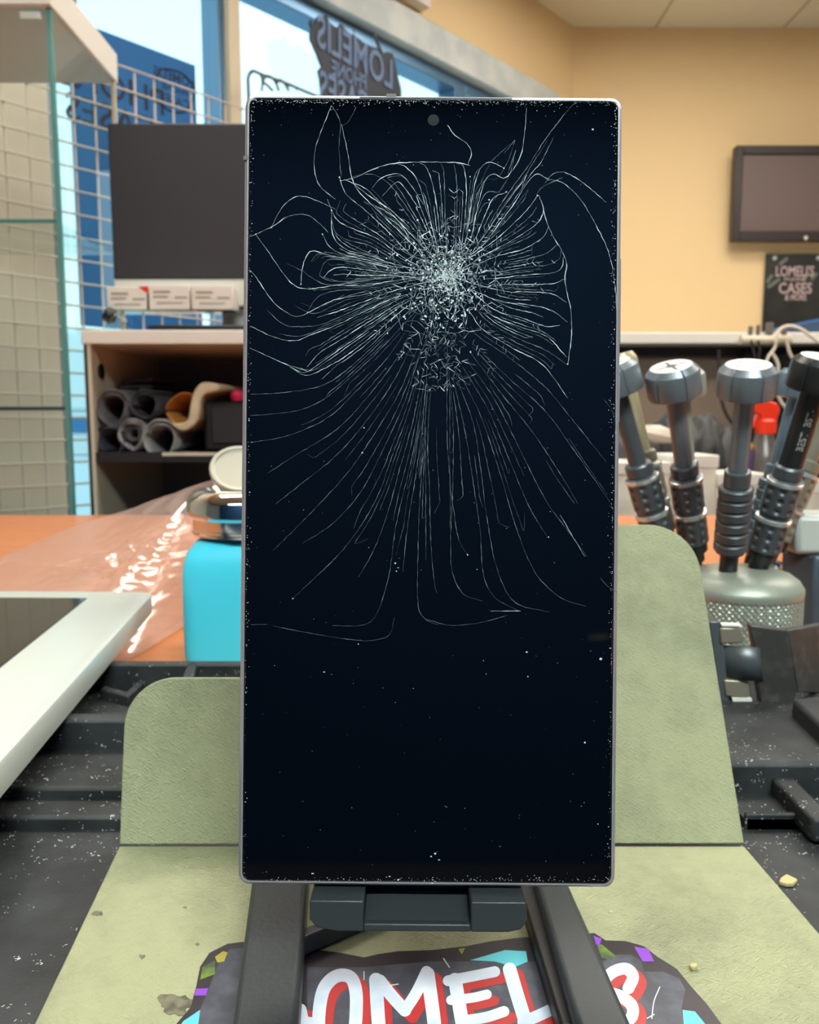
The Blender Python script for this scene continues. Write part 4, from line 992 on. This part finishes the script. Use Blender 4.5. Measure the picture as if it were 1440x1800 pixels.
for i, P in enumerate(KEY):
    low = P[-1][1] > 700
    if not low or random.random() < .35:
        f_ = random.uniform(.15, .75); P = [(P[0][0]+(786-P[0][0])*f_+random.uniform(-6,6), P[0][1]+(487-P[0][1])*f_+random.uniform(-6,6))]+P
    cr.line(P, 1.25 if not low else .95, 'crackdim' if low or random.random() < .25 else 'crack')
    Q = KEY[(i+1) % len(KEY)]
    A, B = resamp(P, 24), resamp(Q, 24)
    gap = (A[12]-B[12]).length
    m = (3 if gap > 26 else 2) if not low else (1 if random.random() < .75 else 2)
    if (A[-1]-B[-1]).length > 160: m = 1
    if 16 <= i <= 27: m = min(m, 2)
    for j in range(1, m+1):
        f = j/(m+1)+random.uniform(-.08, .08)
        end = random.randint(9, 19) if low or Q[-1][1] > 700 else random.randint(9, 21)
        st_ = random.randint(0, 6) if not low else random.randint(0, 7)
        if end-st_ < 4: continue
        L = [A[k].lerp(B[k], f) for k in range(st_, end)]
        # a small hook at the end, across to the neighbouring crack
        if random.random() < .6:
            k = min(23, end); side = A[k] if random.random() < .5 else B[k]
            L.append(L[-1].lerp(side, .55)+Vector((random.uniform(-2,2), random.uniform(-2,2), 0)))
        cr.line([(q.x, q.y) for q in L], random.choice((.6, .8, 1.0)), ('crackfaint' if random.random() < .4 else 'crackdim') if low else random.choice(('crack', 'crackdim', 'crackdim')))
EXTRA = [([(583,185),(565,230),(553,270),(555,310),(568,333),(590,350)], 1.0), ([(583,185),(598,215),(596,260),(600,312)], .9), ([(626,188),(614,212),(602,222)], .8),
 ([(597,318),(625,312),(655,298),(690,288),(740,285),(800,286),(826,291)], 1.6), ([(787,220),(800,238),(820,252),(829,268),(822,291)], 1.3), ([(436,418),(452,411),(480,398),(508,380),(540,378),(560,392),(577,408)], 1.0),
 ([(477,400),(498,362),(525,345),(560,354),(590,368)], 1.0), ([(958,322),(972,306),(992,303),(1020,318),(1050,342),(1066,356)], 1.0), ([(946,306),(968,316),(990,322),(1020,350),(1050,400),(1072,450),(1082,510),(1083,545)], 1.0),
 ([(943,342),(955,328),(990,312)], .9), ([(947,343),(954,360),(958,380),(966,402),(978,425),(986,438),(996,462),(993,490),(998,520),(1003,540),(1005,572),(1004,600),(1001,620),(998,642)], 1.5),
 ([(480,1100),(530,1110),(600,1122),(650,1126),(684,1116),(694,1085)], .8), ([(748,1088),(790,1099),(840,1095),(892,1082)], .9), ([(862,1074),(915,1074)], 1.1), ([(436,1098),(470,1098)], .6),
 ([(620,322),(650,345),(690,372),(720,400)], 1.2), ([(672,345),(688,328),(700,320),(715,335),(735,365)], 1.2), ([(720,420),(700,388),(672,368),(640,355)], 1.0),
 ([(655,330),(672,312),(700,306),(720,322),(745,360)], 1.1), ([(1060,700),(1075,720),(1086,760)], .5), ([(1000,770),(1040,830),(1068,870)], .6), ([(960,810),(985,850),(1010,885)], .9), ([(985,905),(1005,940),(1028,978)], 1.0),
 ([(1055,1015),(1068,1030),(1086,1042)], .8)]
for P, w_ in EXTRA: cr.line(P, w_, 'crack' if w_ > .9 else 'crackdim')
for x, y in ((477,400),(450,412),(583,370),(567,412),(822,975),(515,1052),(541,550),(529,500),(890,338),(886,296),(945,344),(998,640),(964,944),(597,312)): cr.dot(x, y, 1.8)
# ladders of small arcs between the spokes (chevron feathers)
def feather(x0, y0, x1, y1, n, wd, sgn=1):
    d = Vector((x1-x0, y1-y0, 0)); u = d.normalized(); nn = Vector((-u.y, u.x, 0))
    for k in range(n):
        c = Vector((x0, y0, 0))+d*(k/n)+Vector((random.uniform(-2,2), random.uniform(-2,2), 0)); wv = wd*(.5+.6*random.random())
        for s_ in (-1, 1):
            if random.random() < .55: continue
            tip = c+u*wv*.9*sgn+nn*s_*wv
            mid = c+u*wv*.42*sgn+nn*s_*wv*.52
            cr.line([(c.x, c.y), (mid.x, mid.y), (tip.x, tip.y)], random.uniform(.6, 1.2), random.choice(('crack', 'crackdim')), step=3)
for q in ((700,470,610,478,15,9), (700,505,640,520,9,9), (720,440,640,380,12,9), (700,455,620,430,12,8), (745,425,690,340,11,8), (800,420,800,330,10,9), (840,430,900,350,12,9), (850,445,950,380,13,8), (860,470,985,455,15,8), (860,500,960,505,12,8),
          (850,530,960,580,14,8), (840,555,915,640,13,9), (720,540,650,590,12,8), (755,590,735,680,13,10), (780,590,790,680,13,11), (800,590,800,660,10,10), (730,590,690,640,8,9), (830,590,870,660,9,9), (765,620,760,690,10,9)):
    feather(*q)
# shards round the point of impact: Delaunay edges of a dense jittered cloud
pts = []
for k in range(1500):
    a = random.uniform(0, 2*math.pi); r = abs(random.gauss(0, 1))
    x = 783+r*52*math.cos(a)*1.05; y = 485+r*58*math.sin(a)
    if random.random() < .22: x = random.gauss(772, 26); y = random.uniform(540, 690)
    pts.append(Vector((x, y)))
res = delaunay_2d_cdt(pts, [], [], 0, 1e-4)
vo, eo = res[0], res[1]
for a, b in eo:
    p, q = vo[a], vo[b]; L = (p-q).length
    m = (p+q)/2; r = math.hypot((m.x-783)/95, (m.y-487)/115)
    if L > 26: continue
    pr_ = .62 if r < .6 else (.42 if r < 1.1 else .26)
    if random.random() < pr_:
        k = (p+q)/2+Vector((random.uniform(-1,1), random.uniform(-1,1)))*L*.15
        cr.line([tuple(p), tuple(q)], random.choice((.7,1.2,1.8,2.6)) if r < .8 else random.choice((.6,.9,1.4)), random.choice(('crack','crackdim','crackfaint')), step=3, jit=.3)
for k in range(620):
    a = random.uniform(0, 6.3); r = abs(random.gauss(0, .75)); cr.dot(783+r*62*math.cos(a), 485+r*72*math.sin(a), random.choice((.8,1.1,1.5,2.0,2.8)), random.choice(('crack','crackdim','crack')))
for a in range(14):
    an = a*2*math.pi/14+.2; cr.line([(793,487), (793+22*math.cos(an), 487+22*math.sin(an)), (793+38*math.cos(an+.12), 487+38*math.sin(an+.12))], 1.5, 'crack', step=3)
o = cr.b['crack'].build('bright_cracks', M['crack'], glass, mw=PW); o['kind'] = 'stuff'; o['label'] = 'bright white cracks'
o = cr.b['crackdim'].build('grey_cracks', M['crackdim'], glass, mw=PW); o['kind'] = 'stuff'; o['label'] = 'grey cracks'
o = cr.b['crackfaint'].build('faint_cracks', M['crackfaint'], glass, mw=PW); o['kind'] = 'stuff'; o['label'] = 'faint grey cracks'
# dust and glass crumbs along the edges and scattered
dm = MB()
def speck(x, y, r):
    a0 = random.uniform(0, 6); el = random.uniform(.4, 1); lf = .00014+.00003*random.random()
    dm.poly([ph(x+r*math.cos(a0+a*math.pi*.5), y+r*el*math.sin(a0+a*math.pi*.5), lf) for a in range(4)])
def lx(y): return 440-(y-170)*13/1385     # the glass's left edge leans with the phone
for k in range(1300):
    e = random.random(); d = abs(random.gauss(0, 5))
    if e < .46: x = random.uniform(442, 1086); y = 175+d*(1 if random.random() < .8 else 2.4)
    elif e < .62: y = 172+1380*random.random()**1.4; x = lx(y)+1+d*.6
    elif e < .86: y = 172+1380*random.random()**1.5; x = lx(y)+645-d*.8
    else: x = random.uniform(428, 1072); y = 1549-d*.9
    speck(x, y, random.uniform(.3, 1.15))
for k in range(230): speck(random.uniform(440, 1075), random.uniform(180, 1545), random.uniform(.35, .9))
for x, y, r in ((926,1146,2.4),(980,1165,1),(928,1189,1.6),(1028,1305,2),(850,1161,1),(570,1181,2.2),(630,1132,1.2),(1056,1158,3),(695,990,1.8),(700,998,2),(697,1004,1.5),(1051,1448,1.4),(765,1500,2.5),(758,1505,2),(772,1511,2.4),(785,1418,1),(550,1535,3),(685,1540,2),(700,1546,2),(760,1552,3),(1042,228,2.2),(1082,760,1.4),(637,796,1.8),(640,752,1.6),(710,620,1.5)): speck(x, y, r)
o = dm.build('glass_dust', M['dust'], glass, mw=PW); o['kind'] = 'stuff'; o['label'] = 'white dust specks'

# ------------------------------------------------------------------ white tablet at the left
TT = .100; th = .0118
t = thing('white_tablet', tuple(at_h(60, 1240, TT+th)), 'thick white tablet with a dark screen resting on the tray at the left edge', 'tablet')
c_far = at_h(268, 1046, TT); c_near = at_h(-8, 1352, TT)
dr = (c_far-c_near).normalized(); wv = Vector((-1, 0, 0))
back_l = at_h(-40, 1036, TT)
dl = (at_h(0, 1036.5, TT)-at_h(190, 1037.5, TT)).normalized()
O = at_h(272, 1040, TT)
Lr_, Lw = .30, .21
def tb(u, v): return O+dl*u-dr*v            # u across to the left, v towards the camera
def tabpoly(u0, u1, v0, v1, r, z):
    pts = []
    for cu, cv, a0 in ((u0+r, v0+r, 180), (u1-r, v0+r, 270), (u1-r, v1-r, 0), (u0+r, v1-r, 90)):
        for k in range(9):
            a = R(a0+90*k/8); p = tb(cu+r*math.cos(a), cv+r*math.sin(a)); pts.append(Vector((p.x, p.y, z)))
    return pts
zt = H-TT
n = 36; secs = []
for ins, zz in ((.0015, zt-th), (.0002, zt-th+.0012), (0, zt-th+.003), (0, zt-.0012), (.0004, zt-.0003), (.0012, zt)):
    secs.append(tabpoly(ins, Lw-ins, ins, Lr_-ins, 0.010-ins, zz))
mb = MB(); mb.add([p for s in secs for p in s], [(i*n+k, i*n+(k+1)%n, (i+1)*n+(k+1)%n, (i+1)*n+k) for i in range(len(secs)-1) for k in range(n)]+[list(range(n))[::-1], [(len(secs)-1)*n+k for k in range(n)]])
mb.build('shell', M['white_gloss'], t, smooth=True, ang=35)
q = at_h(150, 1052, TT)-O
den = dl.x*(-dr.y)-dl.y*(-dr.x); uu = (q.x*(-dr.y)-q.y*(-dr.x))/den; vv = (dl.x*q.y-dl.y*q.x)/den
MB().prism(tabpoly(uu, Lw-.012, vv, Lr_-uu, .0015, zt-.0002), (0,0,.0004)).build('screen', pm('glossy_dark_screen', (44,42,38), .06, spec=.5), t)
fr_ = tabpoly(uu-.0012, Lw-.0108, vv-.0012, Lr_-uu+.0012, .002, zt-.0002)
MB().prism(fr_, (0,0,.00025)).build('screen_gasket', M['capink'], t)

# ------------------------------------------------------------------ turquoise dispenser bottle
Yb = .465
kb = at_y(720, 1000, Yb)
bx = at_y(313, 1060, Yb-.034).x+.036
zs = at_y(390, 945, Yb-.02).z
t = thing('dispenser_bottle', (bx, Yb, DZ), 'square turquoise dispenser bottle with a chrome pump cap behind the phone', 'bottle')
def sq(r, rr, z, n=40):
    pts = []
    e = 2/rr
    for k in range(n):
        a = 2*math.pi*k/n; c_, s_ = math.cos(a), math.sin(a)
        pts.append(Vector((bx+r*math.copysign(abs(c_)**e, c_), Yb+r*math.copysign(abs(s_)**e, s_), z)))
    return pts
hb = zs-DZ
secs = [sq(.032, 5, DZ+.0002), sq(.0355, 6, DZ+.003), sq(.036, 7, DZ+.01), sq(.036, 7, zs-.022), sq(.0355, 6.5, zs-.014), sq(.034, 5.5, zs-.008), sq(.031, 4, zs-.003), sq(.027, 2.6, zs), sq(.0255, 2.1, zs+.001)]
n = 40
mb = MB(); mb.add([p for s in secs for p in s], [(i*n+k, i*n+(k+1)%n, (i+1)*n+(k+1)%n, (i+1)*n+k) for i in range(len(secs)-1) for k in range(n)]+[list(range(n))[::-1], [(len(secs)-1)*n+k for k in range(n)]])
mb.build('body', M['teal'], t, smooth=True)
rb = bx-at_y(332, 900, Yb).x; z1 = at_y(420, 921, Yb-rb).z; z2 = at_y(420, 868, Yb-rb).z; r2 = bx-at_y(341, 930, Yb).x
MB().lathe([(r2, zs+.0008-zs), (r2, .002), (r2*.985, .0025), (r2*.985, .004), (r2, .0045), (r2, z1-zs)], (bx, Yb, zs), (0,0,1), 48).build('neck_ring', M['chrome'], t, smooth=True, ang=25)
zt2 = z2-z1
MB().lathe([(rb*.95, 0), (rb, .002), (rb, zt2*.55), (rb*.97, zt2*.72), (rb*.88, zt2*.92), (rb*.78, zt2), (rb*.72, zt2*1.0), (rb*.66, zt2*.86), (0, zt2*.8)], (bx, Yb, z1), (0,0,1), 48).build('dome_cap', M['chrome'], t, smooth=True, ang=30)
lc = at_y(421, 825, Yb-.002); rl = lc.x-at_y(371, 825, Yb).x
la = Vector((.15, -.72, .68)).normalized()
lid = MB().lathe([(rl*.7, -.003), (rl*.97, -.0025), (rl, -.0005), (rl, .0012), (rl*.96, .002), (rl*.86, .0018), (rl*.82, .0008), (0, .0004)], lc, la, 48).build('flip_lid', M['lidmetal'], t, smooth=True, ang=30)
MB().tube([Vector((bx+.001, Yb+.003, z2-.004)), lc-la*.003+Vector((0, .002, -.012)), lc-la*.002], .0035, 12).build('lid_stem', M['chrome'], t, smooth=True)

# ------------------------------------------------------------------ clear plastic film on the desk
ridge = [(-60,1000,.72),(0,978,.70),(60,955,.68),(130,925,.66),(210,900,.645),(290,872,.635),(360,848,.625),(400,838,.62),(440,842,.61),(480,870,.60)]
RG = smooth_path([at_y(x, y, Y) for x, y, Y in ridge], .0045)
m_ = len(RG)
rows = []
rnd = random.Random(3)
def FE(x): k = max(0, min(1, (x+.185)/.03)); return .43+.135*k*k*(3-2*k)
FOLDS = []
for (px_, py_f, ang_, bw_, hh_) in ((120,958,-8,.035,.004), (280,970,12,.03,.006), (250,1000,40,.03,.008), (180,1010,-50,.03,.008), (225,1020,70,.02,.009), (290,1015,5,.025,.006), (60,1000,20,.05,.005), (20,1030,-15,.04,.006), (300,1050,30,.03,.004), (270,1060,-20,.03,.004), (150,1000,5,.05,.004), (320,930,25,.05,.003)):
    q_ = at_h(px_, py_f, .110 if py_f < 1035 else .125); FOLDS.append((q_.x, q_.y, Vector((math.cos(R(ang_)), math.sin(R(ang_)))), bw_, hh_))
def nz(x, y, s): return math.sin(x*s+1.3*math.sin(y*s*.7))*math.sin(y*s*1.1+.7*math.sin(x*s*.9))
for j in range(120):
    f = j/119; row = []
    for i, p in enumerate(RG):
        if f < .22:                         # back slope, down behind the ridge
            g_ = 1-f/.22; x = p.x; y = p.y+.08*g_; z = p.z+(DZ+.001-p.z)*g_**1.2
        else:                               # front slope, sagging towards the viewer
            g_ = (f-.22)/.78; x = p.x*(1-.10*g_)-.004*g_; y = p.y-(p.y-FE(p.x))*g_
            z = DZ+.002+(p.z-DZ-.002)*(1-g_)**1.5
        amp = .0004+.0010*math.exp(-((f-.72)/.16)**2)
        z += amp*(nz(x*100, y*100, .9)+.5*nz(x*100+7, y*100-3, 2.3))*min(1, (f*8))
        cl = at_h(222, 1008, .109); d2 = ((x-cl.x)/.035)**2+((y-cl.y)/.025)**2     # the crumpled knot
        z += .004*math.exp(-d2)*(.5+1.1*abs(nz(x*100, y*100, 3.1))+rnd.uniform(-.5,.5))
        for (qx, qy, aw, bw, hh_) in FOLDS:
            c2 = ((x-qx)*aw.x+(y-qy)*aw.y); c3 = (-(x-qx)*aw.y+(y-qy)*aw.x)
            z += hh_*.28*max(0, 1-abs(c3)/.007)*math.exp(-(c2/bw)**2)
        z = max(z, DZ+.0008); row.append(Vector((x, y, z)))
    rows.append(row)
tag(MB().grid(rows).build('plastic_film', M['film'], smooth=True, origin=(RG[m_//2].x, .6, DZ), ang=60), 'crumpled clear plastic film spread on the desk left of the bottle', 'plastic film')

# ------------------------------------------------------------------ screwdrivers in their round holder
hc = at_z(1297, 1100, .43); HRx, HRy = hc.x, hc.y; HR = 103/F*.43
rimz = at_y(1297, 1048, HRy-HR).z; dome = rimz+.0085
t = thing('screwdriver_holder', (HRx, HRy, DZ), 'round knurled aluminium holder full of screwdrivers behind the leather mat', 'holder')
def knurl(i, th_): return 1
n = 300; rows = []; hk = rimz-.004-(DZ+.012); NR = 70
vs = []; mb = MB()
for i in range(NR+1):
    z = DZ+.012+hk*i/NR; row = []
    for k in range(n+1):
        a = 2*math.pi*k/n
        e = min(1, i/3, (NR-i)/3); q1 = abs(math.sin(32*a+z*950)); q2 = abs(math.sin(32*a-z*950))
        r = HR*(1-.034*e*(1-min(q1, q2)**.8))
        row.append(Vector((HRx+r*math.cos(a), HRy+r*math.sin(a), z)))
    rows.append(row)
MB().grid(rows).build('knurled_wall', M['alu2'], t, smooth=True)
MB().lathe([(HR*.9, 0), (HR*.99, .001), (HR*1.0, .003), (HR*1.0, .012)], (HRx, HRy, DZ+.0002), (0,0,1), 96).build('foot_ring', M['alu2'], t, smooth=True)
MB().lathe([(HR*1.0, -.0042), (HR*1.005, -.003), (HR*1.005, -.0008), (HR*.985, .0002), (HR*.93, .003), (HR*.8, .006), (HR*.6, .008), (HR*.3, .0085), (0, .0085)], (HRx, HRy, rimz), (0,0,1), 96, cap=False).build('domed_top', M['alu2'], t, smooth=True)

def screwdriver(B, T, u, style, mat, label, cap='gun', ink=0, shaftmat=None, text=None, face=Vector((0,-1,0)), s_cap=.88, shade=None):
    # B, T: foot and cap-top points; u: size of one picture pixel at that distance
    A = (T-B).normalized(); L = (T-B).length
    t = thing('screwdriver', tuple(B), label, 'screwdriver', 'screwdrivers in the round holder')
    px = L/374.0                            # the profile is measured on a driver 374 px long
    def h(y): return L-y*px                # y px below the cap's top
    X = (face-A*face.dot(A)).normalized(); Yv = A.cross(X)
    Rc = 50*px*s_cap
    def capfr(i, a):
        return 1-.045*(1 if (a*3/(math.pi)+.37) % 1 < .05 and 0 < i < 6 else 0)
    MB().lathe([(Rc*.8, h(52)), (Rc*.97, h(50)), (Rc, h(46)), (Rc, h(14)), (Rc*.97, h(9)), (Rc*.8, h(1)), (Rc*.78, h(0)), (Rc*.76, h(.6))], B, A, 120, fr=capfr).build('cap', M[cap], t, smooth=True, ang=25)
    inl = MB().lathe([(Rc*.755, h(.4)), (Rc*.755, h(-.4))], B, A, 48).build('cap_inlay', M['capwhite'], t)
    mb = MB()
    c0 = B+A*(h(-.55))
    ang0 = {0: (0, 90, 180, 270), 1: (20, 110, 200, 290), 2: (45, 165, 285)}[ink]
    for a in ang0:
        d = X*math.cos(R(a))+Yv*math.sin(R(a)); e = A.cross(d)
        if ink == 1: mb.obox(c0+d*Rc*.4, d, e, A, Rc*.16, Rc*.05, .00004)
        else: mb.obox(c0+d*Rc*.28, d, e, A, Rc*.3, Rc*.06, .00004)
    if ink == 0: mb.obox(c0, X, Yv, A, Rc*.16, Rc*.16, .00005)
    mb.build('marking', M['capink'], inl)
    sm = M[shaftmat or mat]
    rs = (15 if style != 'fat' else 19)*px
    MB().lathe([(rs, h(52)), (rs, h(180))], B, A, 40).build('shaft', sm, t, smooth=True)
    if style == 'rings':
        MB().lathe([(rs*1.02, h(176)), (20*px, h(177)), (21*px, h(179)), (21*px, h(203)), (17*px, h(206))], B, A, 40).build('collar', M[mat], t, smooth=True, ang=25)
        pr_ = [(19*px, h(204))]; y = 206
        for k in range(6):
            pr_ += [(25*px, h(y)), (27.5*px, h(y+2)), (27.5*px, h(y+5)), (26.3*px, h(y+5.6)), (26.3*px, h(y+6.6)), (27.5*px, h(y+7.2)), (27.5*px, h(y+10)), (26.3*px, h(y+10.6)), (26.3*px, h(y+11.6)), (27.5*px, h(y+12.2)), (27.5*px, h(y+14)), (24*px, h(y+16)), (24*px, h(y+19.5))]
            y += 20
        pr_ += [(20*px, h(y+1))]
        MB().lathe(pr_, B, A, 90, fr=lambda i, a: 1-.02*(math.sin(45*a) > .6)).build('ringed_grip', M[mat], t, smooth=True, ang=20)
        MB().lathe([(15*px, h(y)), (15*px, h(374)), (12*px, h(392))], B, A, 32).build('tip', M['blackmetal'], t, smooth=True)
    else:
        big = 1.0
        MB().lathe([(rs*1.02, h(176)), (21*px, h(177)), (23*px, h(180)), (23*px, h(196)), (20*px, h(199))], B, A, 40).build('collar', M[mat], t, smooth=True, ang=25)
        n = 96; prof = []; rows = []
        y0, y1 = 197, 330
        N = 100
        rows = []
        for i in range(N+1):
            y = y0+(y1-y0)*i/N; row = []
            r0 = 27*px
            if y < 201: r0 = (20+(y-197)*1.75)*px
            if y > 326: r0 = (27-(y-326)*1.5)*px
            if 259 < y < 268: r0 = 24.5*px
            for k in range(n+1):
                a = 2*math.pi*k/n; r = r0
                for (y_c, s0) in ((215,0),(232,0),(249,0),(282,0),(299,0),(316,0)):
                    dy = (y-y_c)*px
                    if abs(dy) < 6*px:
                        da = ((a/(2*math.pi)*8) % 1-.5)/8*2*math.pi*r0
                        dd = math.hypot(dy, da)/(5.6*px)
                        if dd < 1: r = r0-3.6*px*math.sqrt(1-dd*dd)
                row.append(B+A*h(y)+X*(r*math.cos(a))+Yv*(r*math.sin(a)))
            rows.append(row)
        MB().grid(rows).build('dimpled_grip', M[mat], t, smooth=True, ang=45)
        for yy in (202, 268):
            MB().lathe([(26*px, h(yy+7)), (28.3*px, h(yy+6)), (28.3*px, h(yy)), (26*px, h(yy-1))], B, A, 48).build('bright_band', M['brightmetal'], t, smooth=True, ang=25)
        MB().lathe([(23*px, h(329)), (23*px, h(345)), (16*px, h(348)), (16*px, h(366)), (11*px, h(368)), (11*px, h(388))], B, A, 32).build('tip', M['blackmetal'], t, smooth=True, ang=25)
    if text:
        tv, tf = text_polys(text[0], 1.0); x0 = min(v.x for v in tv); x1 = max(v.x for v in tv)
        Ln = text[1]*px; sc_ = Ln/(x1-x0); mb = MB()
        for (dy, sz, body) in text[2]:
            tv, tf = text_polys(body, sz*px)
            mb.add([B+A*(h(text[3])+v.x)+ (X*math.cos((v.y+dy*px)/rs)-Yv*math.sin((v.y+dy*px)/rs))*(rs*1.01)*1.0 for v in tv], tf)
        mb.build('engraving', M['engr'], t)
    return t
def foot(px, py): return at_h(px, py, H-dome+.003)
def tip_at(px, py, Y): return at_y(px, py, Y)
b3 = foot(1279, 1012); screwdriver(b3, tip_at(1316, 641, b3.y-.036), 0, 'rings', 'gun2', 'grey screwdriver with a ringed grip and white-topped cap, standing in the middle', cap='gun', ink=1, shaftmat='gun')
b2 = foot(1224, 990); screwdriver(b2, tip_at(1180, 644, b2.y-.034), 0, 'dimples', 'gun2', 'grey screwdriver with a dimpled grip and a cross-marked cap, left of the middle one', cap='gun', ink=0, shaftmat='gun')
b2b = foot(1230, 985)+Vector((.002,.016,0)); screwdriver(b2b, tip_at(1196, 650, b2b.y-.02), 0, 'rings', 'gun', 'pale-shafted screwdriver hidden just behind the cross-capped one', cap='alu2', ink=2, shaftmat='alu2')
b1 = foot(1172, 995); screwdriver(b1, tip_at(1072, 640, b1.y-.02), 0, 'dimples', 'gun2', 'dimpled screwdriver half hidden by the phone, leaning furthest left', cap='gun', ink=2, shaftmat='gun2')
b1b = foot(1186, 985)+Vector((0,.015,0)); screwdriver(b1b, tip_at(1090, 622, b1b.y), 0, 'dimples', 'gun3', 'warm grey screwdriver with a cream cap peeking out beside the phone', cap='knob', ink=2, shaftmat='knob', s_cap=.55)
b4 = foot(1322, 992); screwdriver(b4, tip_at(1413, 652, b4.y-.012), 0, 'rings', 'bluegun', 'blue-grey screwdriver with a shiny shaft leaning right behind the dark one', cap='bluegun', ink=2, shaftmat='bluegun', s_cap=.85)
b5 = foot(1330, 1007); screwdriver(b5, tip_at(1449, 628, b5.y-.036), 0, 'fat', 'gun2', 'dark lettered screwdriver with a dimpled grip leaning right in front', cap='blackmetal', ink=2, shaftmat='blackmetal',
    text=('BEST BST', 110, [(2, 15, 'BEST  BST-')], 112))
b6 = foot(1362, 996)+Vector((0,.012,0)); screwdriver(b6, tip_at(1492, 645, b6.y), 0, 'dimples', 'gun3', 'warm grey dimpled screwdriver at the right edge behind the dark lettered one', cap='gun', ink=2, shaftmat='gun3')
c = foot(1364, 1000)
tag(MB().lathe([(0,-.004),(.003,-.003),(.0035,0),(.003,.003),(0,.004)], c+Vector((0,0,.001)), (0,0,1), 20, cap=False).build('steel_bit', M['chrome'], smooth=True, origin=c), 'tiny steel bit poking out of the round holder at right', 'bit')
# grey post stand with a white head at the right edge
pyb = .44
a = at_y(1408, 978, pyb); b = at_y(1410, 1076, pyb)
t = thing('bit_stand', (a.x+.02, pyb, DZ), 'grey hexagonal post with a white head at the right edge', 'stand')
rr = .02; cxh = a.x+rr
MB().lathe([(rr*1.05, DZ+.006-b.z), (rr*1.05, a.z-b.z)], (cxh, pyb+.02, b.z), (0,0,1), 6).build('post', M['greypost'], t, bevel=.0015)
q = at_y(1401, 1085, pyb-.02)
MB().box(q.x-.004, q.x+.1, pyb-.02, pyb+.06, DZ, DZ+.008).build('base_plate', M['alu2'], t, bevel=.001)
q = at_y(1409, 908, pyb)
MB().box(q.x, q.x+.05, pyb+.004, pyb+.036, a.z, q.z).build('head', M['white_gloss'], t, bevel=.003)
for o in bpy.data.objects:
    if '_w' in o: del o['_w']
